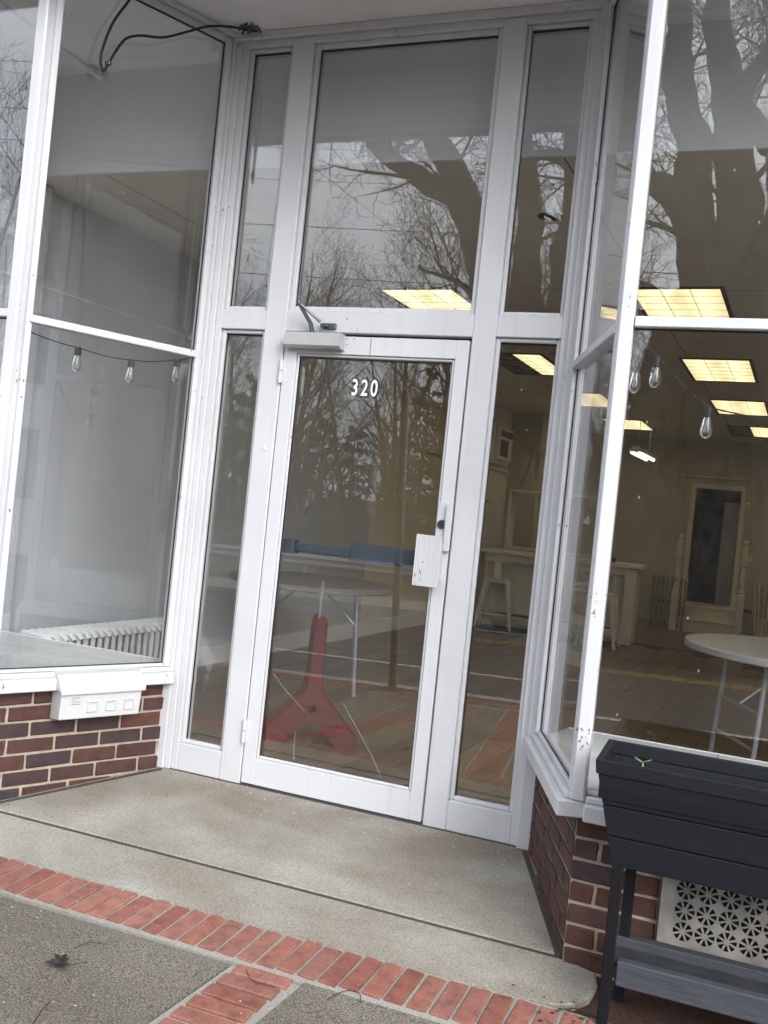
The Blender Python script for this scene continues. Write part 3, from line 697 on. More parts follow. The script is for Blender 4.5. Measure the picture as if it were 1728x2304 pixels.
ibox('wall_section', 'int_wall_back', dU1, UR, BV, BV+.12, FZ, 3.6, wB); ibox('wall_section', 'int_wall_back', dU0, dU1, BV, BV+.12, dz1, 3.6, wB); ibox('wall_section', 'int_wall_back', dU0, dU1, BV, BV+.12, FZ, dz0-.02, wB)
for a in ((dU0-.07, dU0), (dU1, dU1+.07)): ibox('door_casing', 'cream', a[0], a[1], BV-.02, BV, dz0-.02, dz1+.0, wB)
ibox('door_casing', 'cream', dU0-.07, dU1+.07, BV-.021, BV, dz1, dz1+.07, wB)
ibox('wall_pipe', 'cream', dU0-.25, dU1+.05, BV-.06, BV-.03, 2.33, 2.355, wB)
ibox('switch_plate', 'cream', dU1+.13, dU1+.25, BV-.012, BV, 1.08, 1.17, wB)
ibox('pier', 'int_wall_back', UL, UL+0.45, 9.75, 10.2, FZ, 3.6, wB)
# passage beyond the back doorway, its dimness painted in as dark surfaces
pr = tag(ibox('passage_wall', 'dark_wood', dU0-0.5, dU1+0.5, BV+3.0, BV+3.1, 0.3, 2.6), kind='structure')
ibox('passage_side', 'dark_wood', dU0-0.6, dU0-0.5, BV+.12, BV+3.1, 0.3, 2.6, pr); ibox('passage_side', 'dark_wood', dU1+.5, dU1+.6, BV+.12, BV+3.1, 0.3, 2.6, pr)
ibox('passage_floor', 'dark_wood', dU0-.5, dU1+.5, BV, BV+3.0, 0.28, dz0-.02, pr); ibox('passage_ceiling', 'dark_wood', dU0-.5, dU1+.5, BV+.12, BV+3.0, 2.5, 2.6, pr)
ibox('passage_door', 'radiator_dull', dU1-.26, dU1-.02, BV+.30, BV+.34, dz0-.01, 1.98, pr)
# ceiling: grid sheet, bulkhead and display-window ceiling
cl = tag(ibox('interior_ceiling', 'int_ceiling', UL, UR, YB, BV, CZ, CZ+.05), kind='structure')
q = MB()
for k in range(5):
    for a in [(-1.35+1.22*k)]:
        P4 = [iw(a, YB+.01), iw(a+.006, YB+.01), iw(a+.006, BV), iw(a, BV)]; q.add([p+(CZ-.0015,) for p in P4], [(3, 2, 1, 0)])
for k in range(5):
    v = 2.55+2.45*k; P4 = [iw(UL, v), iw(UR, v), iw(UR, v+.006), iw(UL, v+.006)]; q.add([p+(CZ-.0012,) for p in P4], [(3, 2, 1, 0)])
q.build('ceiling_joint', 'dark_wood', cl)
bk = tag(box('bulkhead', 'int_white', None, -4.6, 5.4, YB-.02, YB-.002, CZ-.002, 3.56), kind='structure')
box('display_ceiling', 'int_white', bk, -4.6, 5.4, -0.735, YB-.021, 3.455, 3.56)
q = MB(); q.tube([(-1.40, -0.60, 3.425), (-1.39, YB-.03, 3.425)], 0.016, 10); q.build('conduit', 'int_white', bk, smooth=True)
q = MB(); q.lathe([(0.03, 0), (0.03, 0.01)], 12); mt = Matrix.Translation((-1.39, YB-.022, 3.425)) @ Matrix.Rotation(R(90), 4, 'X'); q.v = [tuple(mt @ Vector(p)) for p in q.v]; q.build('conduit_flange', 'int_white', bk)
box('end_wall', 'int_grey', bk, -4.65, -4.6, -0.70, YB, -0.02, 3.455); box('end_wall', 'int_grey', bk, 5.4, 5.45, -0.70, YB, -0.02, 3.455)
# side closing walls of display zone beyond the room
box('return_wall', 'int_grey', bk, -4.6, UL-0.13, YB-.02, YB+.03, FZ, CZ-.001)
# marble display decks inside the bays
dk = thing('display_deck', 'pale marble tiled window deck behind the left bay glass', 'window deck')
def deck(root, polys, z):
    for poly in polys:
        MB().prism(poly, z-.018, z).build('marble_tile', 'marble', root)
def lerp(A, B, t): return (A.x+(B.x-A.x)*t, A.y+(B.y-A.y)*t)
i0 = lambda t: (lerp(A_L, B_L, t)[0]+n_l.x*.02, lerp(A_L, B_L, t)[1]+n_l.y*.02)
YD = 0.115
deck(dk, [[(-0.52, YD), (-1.045, YD), (-1.045, -0.735), (-0.845, -0.735), i0(0.5), (-0.455, 0.03)], [(-1.05, YD), (-1.65, YD), (-1.65, -0.735), (-1.05, -0.735)], [(-1.655, YD), (-1.93, YD), (-1.98, -0.735), (-1.655, -0.735)]][0:3], 0.468)
MB().prism([(-0.52, YD+.0), (-0.52, YD+.012), (-1.93, YD+.012), (-1.93, YD)], 0.30, 0.470).build('deck_edge', 'int_white', dk)
MB().prism([(-0.46, 0.0), (-0.50, 0.09), (-1.90, 0.09), (-1.93, -0.72), (-0.87, -0.72)], FZ, 0.449).build('deck_base', 'int_white', dk)
dk2 = thing('display_deck', 'pale marble tiled window deck behind the planter', 'window deck')
j0 = lambda t: (lerp(A_R, B_R, t)[0]+n_r.x*.02, lerp(A_R, B_R, t)[1]+n_r.y*.02)
YD2 = 0.20
x = 1.60
deck(dk2, [[j0(0.05), j0(0.98), (1.62, -0.735), (1.99, -0.735), (1.99, YD2), (1.40, YD2)]]+[[(a, -0.735), (a+.595, -0.735), (a+.595, YD2), (a, YD2)] for a in (1.995, 2.595, 3.195, 3.795)], 0.468)
MB().prism([(1.40, YD2), (4.38, YD2), (4.38, YD2+.012), (1.40, YD2+.012)], 0.30, 0.470).build('deck_edge', 'int_white', dk2)
MB().prism([(1.36, 0.02), (1.62, -0.72), (4.38, -0.72), (4.38, YD2-.03), (1.42, YD2-.03)], FZ, 0.449).build('deck_base', 'int_white', dk2)

# ------------------------------------------------------------------ ceiling lights
def ceiling_light(x, y, lab, dark_half=False):
    t = thing('ceiling_light', lab, 'ceiling light', (x, y, CZ), RZ, 'grid ceiling lights in the shop')
    Wd, Ln = 0.56, 1.14
    q = MB(); e = 0.025
    q.box(-e, 0, -e, Ln+e, -0.012, 0); q.box(Wd, Wd+e, -e, Ln+e, -0.012, 0); q.box(0, Wd, -e, 0, -0.012, 0); q.box(0, Wd, Ln, Ln+e, -0.012, 0); q.build('frame', 'dark_wood', t)
    if dark_half:
        MB().box(Wd/2, Wd, 0, Ln, -0.006, -0.002).build('diffuser', 'lit_panel', t); MB().box(0, Wd/2-.002, 0, Ln, -0.006, -0.002).build('unlit_diffuser', 'ac_dark', t)
    else: MB().box(0, Wd, 0, Ln, -0.006, -0.002).build('diffuser', 'lit_panel', t)
    q = MB()
    for k in (1, 2): q.box(Wd*k/3-.0018, Wd*k/3+.0018, 0, Ln, -0.010, -0.0065)
    for k in range(1, 6): q.box(0, Wd, Ln*k/6-.0018, Ln*k/6+.0018, -0.0100, -0.0068)
    q.build('louvre_grid', 'cream', t)
ceiling_light(1.18, 2.52, 'lit square-gridded ceiling panel nearest the right street window')
ceiling_light(1.39, 4.93, 'second lit ceiling panel behind the right street window')
ceiling_light(1.585, 7.36, 'third lit ceiling panel behind the right street window')
ceiling_light(1.76, 9.70, 'farthest half-dark ceiling panel behind the right street window', True)
ceiling_light(-0.63, 2.62, 'lit ceiling panel seen through the transom above the door')
ceiling_light(-0.46, 5.02, 'half-dark ceiling panel seen through the narrow right side light', True)
ceiling_light(-0.20, 7.36, 'lit ceiling panel deep behind the splayed right glass')
ceiling_light(0.06, 9.75, 'farthest lit ceiling panel beside the white corner post')

for k_, (yy, lab) in enumerate(((2.45, 'added lit ceiling panel of the unseen right-hand row nearest the street'), (4.85, 'second added lit ceiling panel of the unseen right-hand row'), (7.25, 'third added lit ceiling panel of the unseen right-hand row'), (9.6, 'farthest added lit ceiling panel of the unseen right-hand row'))):
    ceiling_light(2.98+0.08*(yy-2.45), yy, lab)  # unseen row of panels added to brighten the shop interior

# ------------------------------------------------------------------ furniture inside
def round_table(x, y, rad, lab, top='table_top'):
    t = thing('round_table', lab, 'table', (x, y, FZ), 0.4, 'folding round tables')
    q = MB(); q.lathe([(rad-.01, 0.725), (rad, 0.732), (rad, 0.762), (rad-.006, 0.768), (0.0, 0.768)], 64); q.lathe([(rad-.01, 0.725), (0.0, 0.725)], 64, caps=False)
    q.build('table_top', top, t, smooth=True)
    for sx in (-1, 1):
        for sy in (-1, 1):
            q = MB(); q.tube([(sx*rad*.55, sy*.25, 0.725), (sx*rad*.62, sy*.27, 0.012)], 0.014, 10); q.tube([(sx*rad*.62, sy*.27, 0.012), (sx*rad*.62, sy*.27, 0)], 0.017, 10); q.build('leg', 'table_leg', t, smooth=True)
        q = MB(); q.tube([(sx*rad*.59, -.26, 0.25), (sx*rad*.59, .26, 0.25)], 0.010, 8); q.build('crossbar', 'table_leg', t, smooth=True)
        q = MB(); q.tube([(sx*rad*.585, 0, 0.45), (sx*rad*.12, 0, 0.72)], 0.009, 8); q.tube([(sx*rad*.585, -.26, 0.45), (sx*rad*.585, .26, .45)], 0.009, 8); q.build('brace', 'table_leg', t, smooth=True)
    return t
round_table(2.46, 1.98, 0.70, 'round white folding table behind the right street window')
round_table(-0.86, 2.45, 0.60, 'round grey folding table behind the door glass', 'table_grey')

def stool(x, y, rz, lab):
    t = thing('bar_stool', lab, 'stool', (x, y, FZ), rz, 'cream metal bar stools at the counter')
    q = MB(); q.box(-.155, .155, -.155, .155, 0.60, 0.625, 0.008); q.box(-.15, .15, -.15, .15, 0.57, 0.60); q.build('seat', 'cream', t)
    for sx in (-1, 1):
        for sy in (-1, 1):
            q = MB(); a = Vector((sx*.135, sy*.135, .585)); b_ = Vector((sx*.215, sy*.215, 0.03)); c = Vector((sx*.23, sy*.23, 0))
            q.tube([a, (a+b_)/2, b_, c], [.040, .030, .020, .018], 6); q.build('leg', 'cream', t)
    for k in range(4):
        q = MB(); q.box(-.19, .19, .178, .19, 0.17, 0.195); mt = Matrix.Rotation(R(90*k), 4, 'Z'); q.v = [tuple(mt @ Vector(p)) for p in q.v]; q.build('footrest', 'cream', t)
    q = MB(); q.tube([(-.15, -.14, .60), (-.16, -.165, .72), (-.155, -.175, .815), (-.12, -.18, .84), (.12, -.18, .84), (.155, -.175, .815), (.16, -.165, .72), (.15, -.14, .60)], .010, 8); q.build('back_loop', 'cream', t, smooth=True)
    q = MB(); q.box(-.045, .045, -.178, -.168, .61, .835); q.build('back_splat', 'cream', t)
stool(-0.72, 7.75, 0.1, 'cream metal stool seen through the narrow right side light')
stool(0.22, 7.45, 0.05, 'cream metal stool seen through the splayed right glass')
stool(0.60, 7.40, 0.0, 'cream metal stool nearest the counter end')
t = thing('counter', 'cream painted service counter with overhanging top before the back wall', 'counter', (0, 0, FZ), 0)
def cb(nm, x0, x1, y0, y1, z0, z1, mat='cream', ch=.003): return box(nm, mat, t, x0, x1, y0, y1, z0, z1, ch)
cb('counter_top', -1.0, 1.00, 7.72, 8.35, 0.93, 0.975); cb('end_panel', 0.80, 0.94, 7.82, 8.30, 0.0, 0.93); cb('front_panel', -0.95, 0.80, 8.0, 8.04, 0.0, 0.93, 'int_wall'); cb('apron', -0.95, 0.80, 7.82, 7.86, 0.83, 0.93)
t2 = thing('heater', 'low cream baseboard heater under the counter', 'heater', (0, 0, FZ))
box('cover', 'cream', t2, -0.9, 0.75, 7.93, 7.995, 0.05, 0.20, .004); box('slot', 'ac_dark', t2, -0.85, 0.7, 7.926, 7.93, 0.15, 0.18)
t = thing('card_reader', 'small white box with dark side on the counter', 'card reader', (0.55, 7.85, FZ+.975)); box('body', 'cream', t, 0, .07, 0, .07, 0, .07, .004); box('screen', 'ac_dark', t, .072, .11, 0, .06, 0, .06)
# hutch shelf behind the counter
t = thing('hutch', 'cream shelving hutch behind the counter seen through splayed glass', 'hutch', (0, 0, FZ))
for zz in (0.98, 1.75): box('shelf', 'cream', t, -0.9, 0.35, 8.6, 8.95, zz, zz+.03)
for xx in (-0.9, -0.3, 0.31): box('upright', 'cream', t, xx, xx+.04, 8.62, 8.94, 0.0, 1.75)

def radiator(name, lab, x, y, rz, nsec, pitch, H_, depth, mat):
    t = thing(name, lab, 'radiator', (x, y, FZ), rz)
    me = None
    for k in range(nsec):
        if me is None:
            q = MB(); w = pitch*0.36
            for dy in ([-depth/2+.03, -depth/6+.01, depth/6-.01, depth/2-.03] if depth > .16 else [-depth/2+.025, depth/2-.025]):
                q.tube([(0, dy, 0.06), (0, dy, H_-.03)], w*0.72, 8)
            for zz in (0.08, H_-.035): q.tube([(0, -depth/2+.005, zz-.01), (0, -depth/2+.025, zz+.014), (0, 0, zz+.02), (0, depth/2-.025, zz+.014), (0, depth/2-.005, zz-.01)], [w*.75, w, w, w, w*.75], 8)
            me = q.mesh('section', mat, True)
        put('section', me, t, (k*pitch, 0, 0))
    for k in (0, nsec-1):
        for dy in (-depth/2+.04, depth/2-.04):
            q = MB(); q.lathe([(0.02, 0), (0.014, 0.03), (0.016, 0.08)], 8, (k*pitch, dy, 0)); q.build('foot', mat, t)
radiator('radiator', 'long low white radiator behind the left bay glass', -1.50, 0.34, math.pi/2-0.09, 24, 0.057, 0.475, 0.24, 'radiator')
radiator('radiator', 'tall grey column radiator beside the steps at the back', 0.93, 10.75, -0.05, 8, 0.066, 0.78, 0.16, 'radiator_dull')
# steps with turned newel posts
t = thing('steps', 'cream steps with two turned newel posts below the back doorway', 'steps', (1.26, 10.7, FZ), RZ)
box('riser', 'cream', t, 0.04, 0.86, 0.0, 1.25, 0.0, 0.17); box('tread', 'cream', t, 0.02, 0.88, -.025, 0.3, .17, .195, .006)
box('riser', 'cream', t, 0.04, 0.86, 0.28, 1.25, 0.171, 0.35); box('tread', 'cream', t, 0.02, 0.88, 0.255, 1.25, .35, .375, .006)
for xx in (0.0, 0.90):
    q = MB(); q.box(xx-.05, xx+.05, -.06, .04, 0, 0.60, .004)
    q.lathe([(.05, .60), (.052, .62), (.036, .64), (.05, .665), (.036, .69), (.03, .72), (.038, .82), (.030, 1.0), (.026, 1.02), (.04, 1.04), (.03, 1.06)], 16, (xx, -.01, 0))
    q.box(xx-.045, xx+.045, -.055, .035, 1.06, 1.30, .012); q.lathe([(.02, 1.30), (.03, 1.315), (.018, 1.33), (.032, 1.35), (.04, 1.375), (.030, 1.405), (.004, 1.418)], 16, (xx, -.01, 0))
    q.build('newel_post', 'cream', t, smooth=True)
# folded chairs leaning on the back wall
fold = ['leftmost folded white chair leaning by the newel post', 'second folded white chair leaning by the newel post', 'third folded white chair leaning by the newel post', 'fourth folded white chair leaning by the newel post', 'rightmost folded white chair leaning by the newel post']
for k in range(5):
    t = thing('folded_chair', fold[k], 'folding chair', (2.34+.055*k, 11.0, FZ), RZ+0.05*k, 'folded chairs by the steps')
    for yy in (0.0, 0.42):
        q = MB(); q.tube([(0.06-.01*k, yy, 0.0), (0.0+.012*k, yy, 0.80)], .011, 8); q.build('side_rail', 'cream', t)
    q = MB(); q.box(-.008, .008, .02, .40, .30, .62, .004); q.build('seat', 'cream', t)
    q = MB(); q.box(-.008, .008, .02, .40, .66, .79, .004); q.build('backrest', 'cream', t)
# wall air conditioner and outlet box on the left wall
X, Y = iw(UL+.0, 9.0)
t = thing('air_conditioner', 'boxed wall air conditioner high on the left wall', 'air conditioner', (X, Y, 2.10), RZ)
box('sleeve', 'int_white', t, 0.0, 0.10, -0.36, 0.36, 0.0, 0.56, .006); box('front_cover', 'cream', t, 0.10, 0.17, -0.30, 0.30, 0.05, 0.51, .012)
box('intake', 'ac_dark', t, 0.17, 0.174, -0.25, 0.10, 0.10, 0.33); box('outlet', 'ac_dark', t, 0.17, 0.174, -0.27, 0.27, 0.37, 0.46)
q = MB(); q.tube([(0.03, -.3, 0), (0.03, -.38, -.25), (.03, -.3, -.5), (.03, -.1, -.55)], .008, 6); q.build('cord', 'ac_dark', t)
X, Y = iw(UL, 8.35); t = thing('outlet_box', 'grey outlet box with conduit on the left wall', 'outlet box', (X, Y, 1.38), RZ); box('box', 'radiator_dull', t, 0, .06, -.09, .09, 0, .16, .006); box('conduit', 'radiator_dull', t, .01, .03, -.01, .01, -.85, 0)
# hanging fluorescent fixture
t = thing('pendant_fixture', 'hanging lit fluorescent tube fixture near the back doorway', 'pendant light', (0.62, 9.3, 2.42), -0.10)
q = MB(); q.prism([(-.10, 0), (.10, 0), (.05, .07), (-.05, .07)], 0, 1.1, Matrix(((1, 0, 0, 0), (0, 0, 1, 0), (0, 1, 0, 0.02), (0, 0, 0, 1)))); q.build('housing', 'cream', t)
for xx in (-.05, .05): q = MB(); q.tube([(xx, 0.02, 0.005), (xx, 1.08, 0.005)], .022, 10); q.build('tube', 'lit_tube', t)
q = MB(); q.tube([(0, .15, .09), (0, .15, .52)], .004, 6); q.tube([(0, .95, .09), (0, .95, .52)], .004, 6); q.build('chain', 'cream', t)
t = thing('floodlight', 'small dark ceiling spotlight seen in the left upper side light', 'spotlight', (-0.50, 0.66, 2.355))
q = MB(); q.lathe([(0.0, -.055), (.045, -.05), (.06, -.01), (.055, .03), (.03, .06), (.0, .065)], 18); q.build('housing', 'black', t, smooth=True); q = MB(); q.tube([(0, 0, .06), (0, .05, CZ-2.355)], .010, 8); q.build('stem', 'black', t); q = MB(); q.lathe([(.0, -.062), (.028, -.058), (.030, -.052)], 14, (.01, -.01, 0)); q.build('lens', 'frosted', t)
t = thing('floodlight', 'black cylindrical spotlight at the left edge of the left bay', 'spotlight', (-1.80, 0.24, 3.02))
q = MB(); q.tube([(0, 0, .06), (.05, -.03, -.02), (.10, -.06, -.10)], [.045, .055, .06], 14); q.build('housing', 'black', t, smooth=True); q = MB(); q.tube([(0, 0, .06), (-.03, 0.02, .25), (-.02, 0.04, .45)], .014, 8); q.build('bracket', 'black', t)
t = thing('pendant_lamp', 'small bell shaped pendant lamp in the right upper side light', 'pendant lamp', (1.01, 0.62, 2.765))
q = MB(); q.lathe([(.062, 0), (.058, .01), (.048, .03), (.034, .07), (.024, .11), (.016, .135)], 20, caps=False); q.build('shade', 'frosted', t, smooth=True); q = MB(); q.lathe([(.0, -.004), (.056, -.004), (.058, .0), (.055, .002), (.0, .002)], 20); q.build('rim', 'steel_dark', t); q = MB(); q.tube([(0, 0, .13), (0, 0, .155)], .006, 8); q.build('stem', 'black', t)
# plastic barricade
t = thing('barricade', 'red plastic folding barricade foot with pale upright behind the door glass', 'barricade', (-0.10, 0.90, FZ), 0.28)
prof = [(-.235, 0), (-.155, 0), (-.140, .012), (-.055, .105), (-.028, .125), (.028, .125), (.055, .105), (.140, .012), (.155, 0), (.235, 0), (.248, .02), (.245, .075), (.080, .255), (.045, .31), (.033, .40), (.030, .66), (.024, .69), (.010, .705), (-.010, .705), (-.024, .69), (-.030, .66), (-.033, .40), (-.045, .31), (-.080, .255), (-.245, .075), (-.248, .02)]
def aleg(yo, xo):
    import mathutils.geometry as mg
    q = MB(); k = len(prof); y0, y1 = yo, yo+.045
    star = []
    for a in range(8):
        rr_ = .032 if a % 2 else .018; star.append((rr_*math.cos(R(45*a+22)), .205+rr_*math.sin(R(45*a+22))))
    tri = mg.tessellate_polygon([[Vector((x, z, 0)) for x, z in prof], [Vector((x, z, 0)) for x, z in star]])
    al = prof+star
    n_ = len(al)
    q.add([(x+xo, y0, z) for x, z in al]+[(x+xo, y1, z) for x, z in al], [tuple(f) for f in tri]+[tuple(i+n_ for i in reversed(f)) for f in tri]
        +[(i, (i+1) % k, n_+(i+1) % k, n_+i) for i in range(k)]+[(k+i, n_+k+i, n_+k+(i+1) % 8, k+(i+1) % 8) for i in range(8)])
    o = q.build('leg_frame', 'red_plastic', t); md = o.modifiers.new('Bevel', 'BEVEL'); md.width = .006; md.segments = 2; md.limit_method = 'ANGLE'; md.angle_limit = R(50)
aleg(0, 0.022); aleg(0.13, -0.022)
q = MB(); q.tube([(0.02, -.01, .655), (0, .16, .655)], .016, 12); q.build('pivot_bolt', 'red_plastic', t)
box('upright', 'radiator_dull', t, -.008, .008, .062, .098, .10, .90)
# ------------------------------------------------------------------ string lights
def bulb(root, p, tilt=0.0):
    x, y, z = p
    q = MB(); q.lathe([(.008, .004), (.014, .0), (.0155, -.012), (.015, -.034)], 14, p); q.build('socket', 'black', root, smooth=True)
    q = MB(); q.lathe([(.0125, -.034), (.0145, -.045), (.019, -.066), (.021, -.080), (.0185, -.094), (.010, -.103), (.002, -.106)], 18, p, caps=False); q.build('bulb', 'bulb_glass', root, smooth=True)
    q = MB()
    for k in range(6):
        a = R(60*k); q.tube([(x+.005*math.cos(a), y+.005*math.sin(a), z-.038), (x+.008*math.cos(a+.4), y+.008*math.sin(a+.4), z-.085)], .0011, 4)
    q.tube([(x, y, z-.034), (x, y, z-.062)], .004, 6); q.build('filament', 'frosted', root)
def cord(root, pts, sag, r=.0028):
    q = MB(); P = []
    for a, b_ in zip(pts, pts[1:]):
        for k in range(8):
            f = k/8; P.append((a[0]+(b_[0]-a[0])*f, a[1]+(b_[1]-a[1])*f, a[2]+(b_[2]-a[2])*f-sag*4*f*(1-f)))
    P.append(pts[-1]); q.tube(P, r, 6); q.build('cord', 'black', root)
t = thing('string_lights', 'black cord of clear filament bulbs hung inside the left bay', 'string lights')
BLs = [(-0.897, -0.649, 1.903), (-0.781, -0.429, 1.868), (-0.663, -0.204, 1.860), (-0.556, 0.0, 1.905)]
for p in BLs: bulb(t, p)
cord(t, [(-1.0, -0.70, 1.98)]+BLs+[(-0.50, 0.05, 1.94)], .008)
t = thing('string_lights', 'black cord of clear filament bulbs hung inside the right street window', 'string lights')
BRs = [(1.600, -0.47, 1.888), (1.668, -0.50, 1.905), (1.848, -0.50, 1.745), (2.20, -0.50, 1.70), (2.6, -.5, 1.8)]
for p in BRs: bulb(t, p)
cord(t, [(1.50, -0.30, 1.98), BRs[0], (1.60, -0.50, 1.985), BRs[1]]+BRs[2:], .006)

# ------------------------------------------------------------------ things on the front
# black cable hanging from the soffit in front of the left bay
t = thing('cable', 'loose black cable looping from the soffit by the left bay', 'cable')
def LP(px, pz_, off):   # along splay fraction, height, outward offset
    a = lerp(A_L, B_L, px); return (a[0]-n_l.x*off, a[1]-n_l.y*off, pz_)
pts = [LP(0.62, 3.43, .06), LP(0.66, 3.33, .06), LP(0.735, 3.20, .055), LP(0.775, 3.06, .05), LP(0.765, 3.005, .05), LP(0.752, 2.998, .05), LP(0.735, 3.03, .05), LP(0.70, 3.10, .05), LP(0.655, 3.165, .05), LP(0.58, 3.205, .05), LP(0.46, 3.24, .05), LP(0.33, 3.31, .055), LP(0.22, 3.37, .07), LP(0.10, 3.405, .09), LP(0.02, 3.415, .11), LP(-.04, 3.425, .13)]
def smooth_path(P, k=5):
    P = [Vector(p) for p in P]; o = []
    for i in range(len(P)-1):
        a, b_, c, d = P[max(i-1, 0)], P[i], P[i+1], P[min(i+2, len(P)-1)]
        for j in range(k):
            f = j/k; o.append(0.5*((2*b_)+(c-a)*f+(2*a-5*b_+4*c-d)*f*f+(3*b_-a-3*c+d)*f**3))
    return o+[P[-1]]
q = MB(); q.tube(smooth_path(pts), .0055, 8); q.build('wire', 'black', t, smooth=True)
q = MB(); p = LP(0.735, 3.03, .05); q.box(p[0]-.012, p[0]+.012, p[1]-.008, p[1]+.008, p[2]-.006, p[2]+.012, .002); p = LP(0.02, 3.415, .11)
for k in range(9): q.tube([(p[0]+random.uniform(-.03, .06), p[1]+random.uniform(-.03, .03), 3.428), (p[0]+random.uniform(-.03, .07), p[1]+random.uniform(-.03, .03), 3.405)], .005, 5)
q.build('clip', 'steel_dark', t)
# mailbox
dL = (B_L-A_L).normalized(); rzL = math.atan2(-dL.y, -dL.x)
ml = Vector((-0.785, -0.745, 0)); dl = (Vector((-0.422, -0.004, 0))-ml).normalized(); rz = math.atan2(dl.y, dl.x)
base = ml+dl*0.262
t = thing('mailbox', 'white plastic wall mailbox with sloped lid on the left brick base', 'mailbox', (base.x, base.y, 0.270), rz)
LBX = 0.372
prf = [(0.0, 0.0), (-0.088, 0.012), (-0.098, 0.118), (-0.098, 0.128), (0.0, 0.150)]
q = MB(); q.prism([(a, b_) for a, b_ in prf], 0, LBX, Matrix(((0, 0, 1, 0), (1, 0, 0, 0), (0, 1, 0, 0), (0, 0, 0, 1)))); o = q.build('body', 'white_plastic', t)
md = o.modifiers.new('Bevel', 'BEVEL'); md.width = .006; md.segments = 3; md.limit_method = 'ANGLE'
q = MB(); q.prism([(0.0, .152), (-.108, .130), (-.112, .122), (-.112, .140), (-.062, .200), (0.0, .212)], -.010, LBX+.010, Matrix(((0, 0, 1, 0), (1, 0, 0, 0), (0, 1, 0, 0), (0, 0, 0, 1)))); o = q.build('lid', 'white_plastic', t)
md = o.modifiers.new('Bevel', 'BEVEL'); md.width = .005; md.segments = 3; md.limit_method = 'ANGLE'
for k in range(3):
    xx = 0.12+.085*k; q = MB(); w = .048; sl = lambda z: -.0885-(z-.012)*.0943
    for (a0, a1, z0, z1) in ((0, w, .040, .046), (0, w, .082, .088), (0, .006, .046, .082), (w-.006, w, .046, .082)):
        q.box(xx+a0, xx+a1, sl((z0+z1)/2)-.0065, sl((z0+z1)/2)+.004, z0, z1, .0015)
    q.build('embossed_square', 'white_plastic', t)
q = MB()
for k in range(4): q.box(.045, .045+(.038, .022, .042, .040)[k], -.0975+.0006*k, -.0962, .104-.009*k, .1062-.009*k)
q.build('printed_line', 'ink', t)
# planter
t = thing('planter', 'raised dark grey trough planter on black legs before the vent grille', 'planter', (1.670, -1.09, -0.085))
PL = 1.15; PD = 0.29
Z = 0.085
def board(nm, z0, z1, t0, t1, mat='planter'):   # tapered ring course; t inset at z0 and z1
    q = MB(); th = .018
    for (xa, ya, xb, yb) in ((0, 0, PL, 0), (PL, 0, PL, PD), (PL, PD, 0, PD), (0, PD, 0, 0)): pass
    def cr(i, z): return [(i, i*.8, z), (PL-i, i*.8, z), (PL-i, PD-i*.8, z), (i, PD-i*.8, z)]
    o0, o1 = cr(t0, z0), cr(t1, z1); n0, n1 = cr(t0+th, z0), cr(t1+th, z1); g = .002
    vs = o0+o1+n0+n1; fs = []
    for i in range(4):
        j = (i+1) % 4
        fs += [(i, j, 4+j, 4+i), (8+j, 8+i, 12+i, 12+j), (4+i, 4+j, 12+j, 12+i), (j, i, 8+i, 8+j)]
    q.add(vs, fs); o = q.build(nm, mat, t); md = o.modifiers.new('Bevel', 'BEVEL'); md.width = .003; md.segments = 2; md.limit_method = 'ANGLE'; return o
z_b = 0.365+Z; z_t = 0.628+Z
for k in range(3):
    za = z_b+(z_t-z_b)*k/3; zb = z_b+(z_t-z_b)*(k+1)/3-.003
    ta = .065-.059*((za-z_b)/(z_t-z_b)); tb = .065-.059*((zb-z_b)/(z_t-z_b)); board('board', za, zb, ta, tb)
board('rim', z_t-.002, z_t+.038, 0.001, -.003)
q = MB(); q.box(.03, PL-.03, .03, PD-.03, z_t-.075, z_t-.060); q.build('inner_tray', 'planter', t)
q = MB(); q.box(.012, PL-.012, .012, .022, z_t-.07, z_t-.02); q.box(.012, PL-.012, PD-.022, PD-.012, z_t-.07, z_t-.02); q.box(.012, .022, .022, PD-.022, z_t-.07, z_t-.02); q.build('tray_lip', 'planter_leg', t)
for xx, yy in ((0.066, 0.05), (0.092, 0.215), (PL-.10, .05), (PL-.12, .215)):
    if True:
        q = MB(); q.box(xx, xx+.030, yy, yy+.03, 0.0, z_b+.02, .003); q.build('leg', 'planter_leg', t)
for i, (ya, yb, za, zb, mt_) in enumerate(((0.052, 0.085, .120, .190, 'shelf_grey'), (0.088, 0.20, .158, .172, 'dark_wood'), (0.205, 0.245, .165, .195, 'shelf_grey'))):
    q = MB(); q.box(0.070 if i != 0 else 0.106, PL-.08, ya, yb, za, zb, .003); q.build('shelf_board', mt_, t)
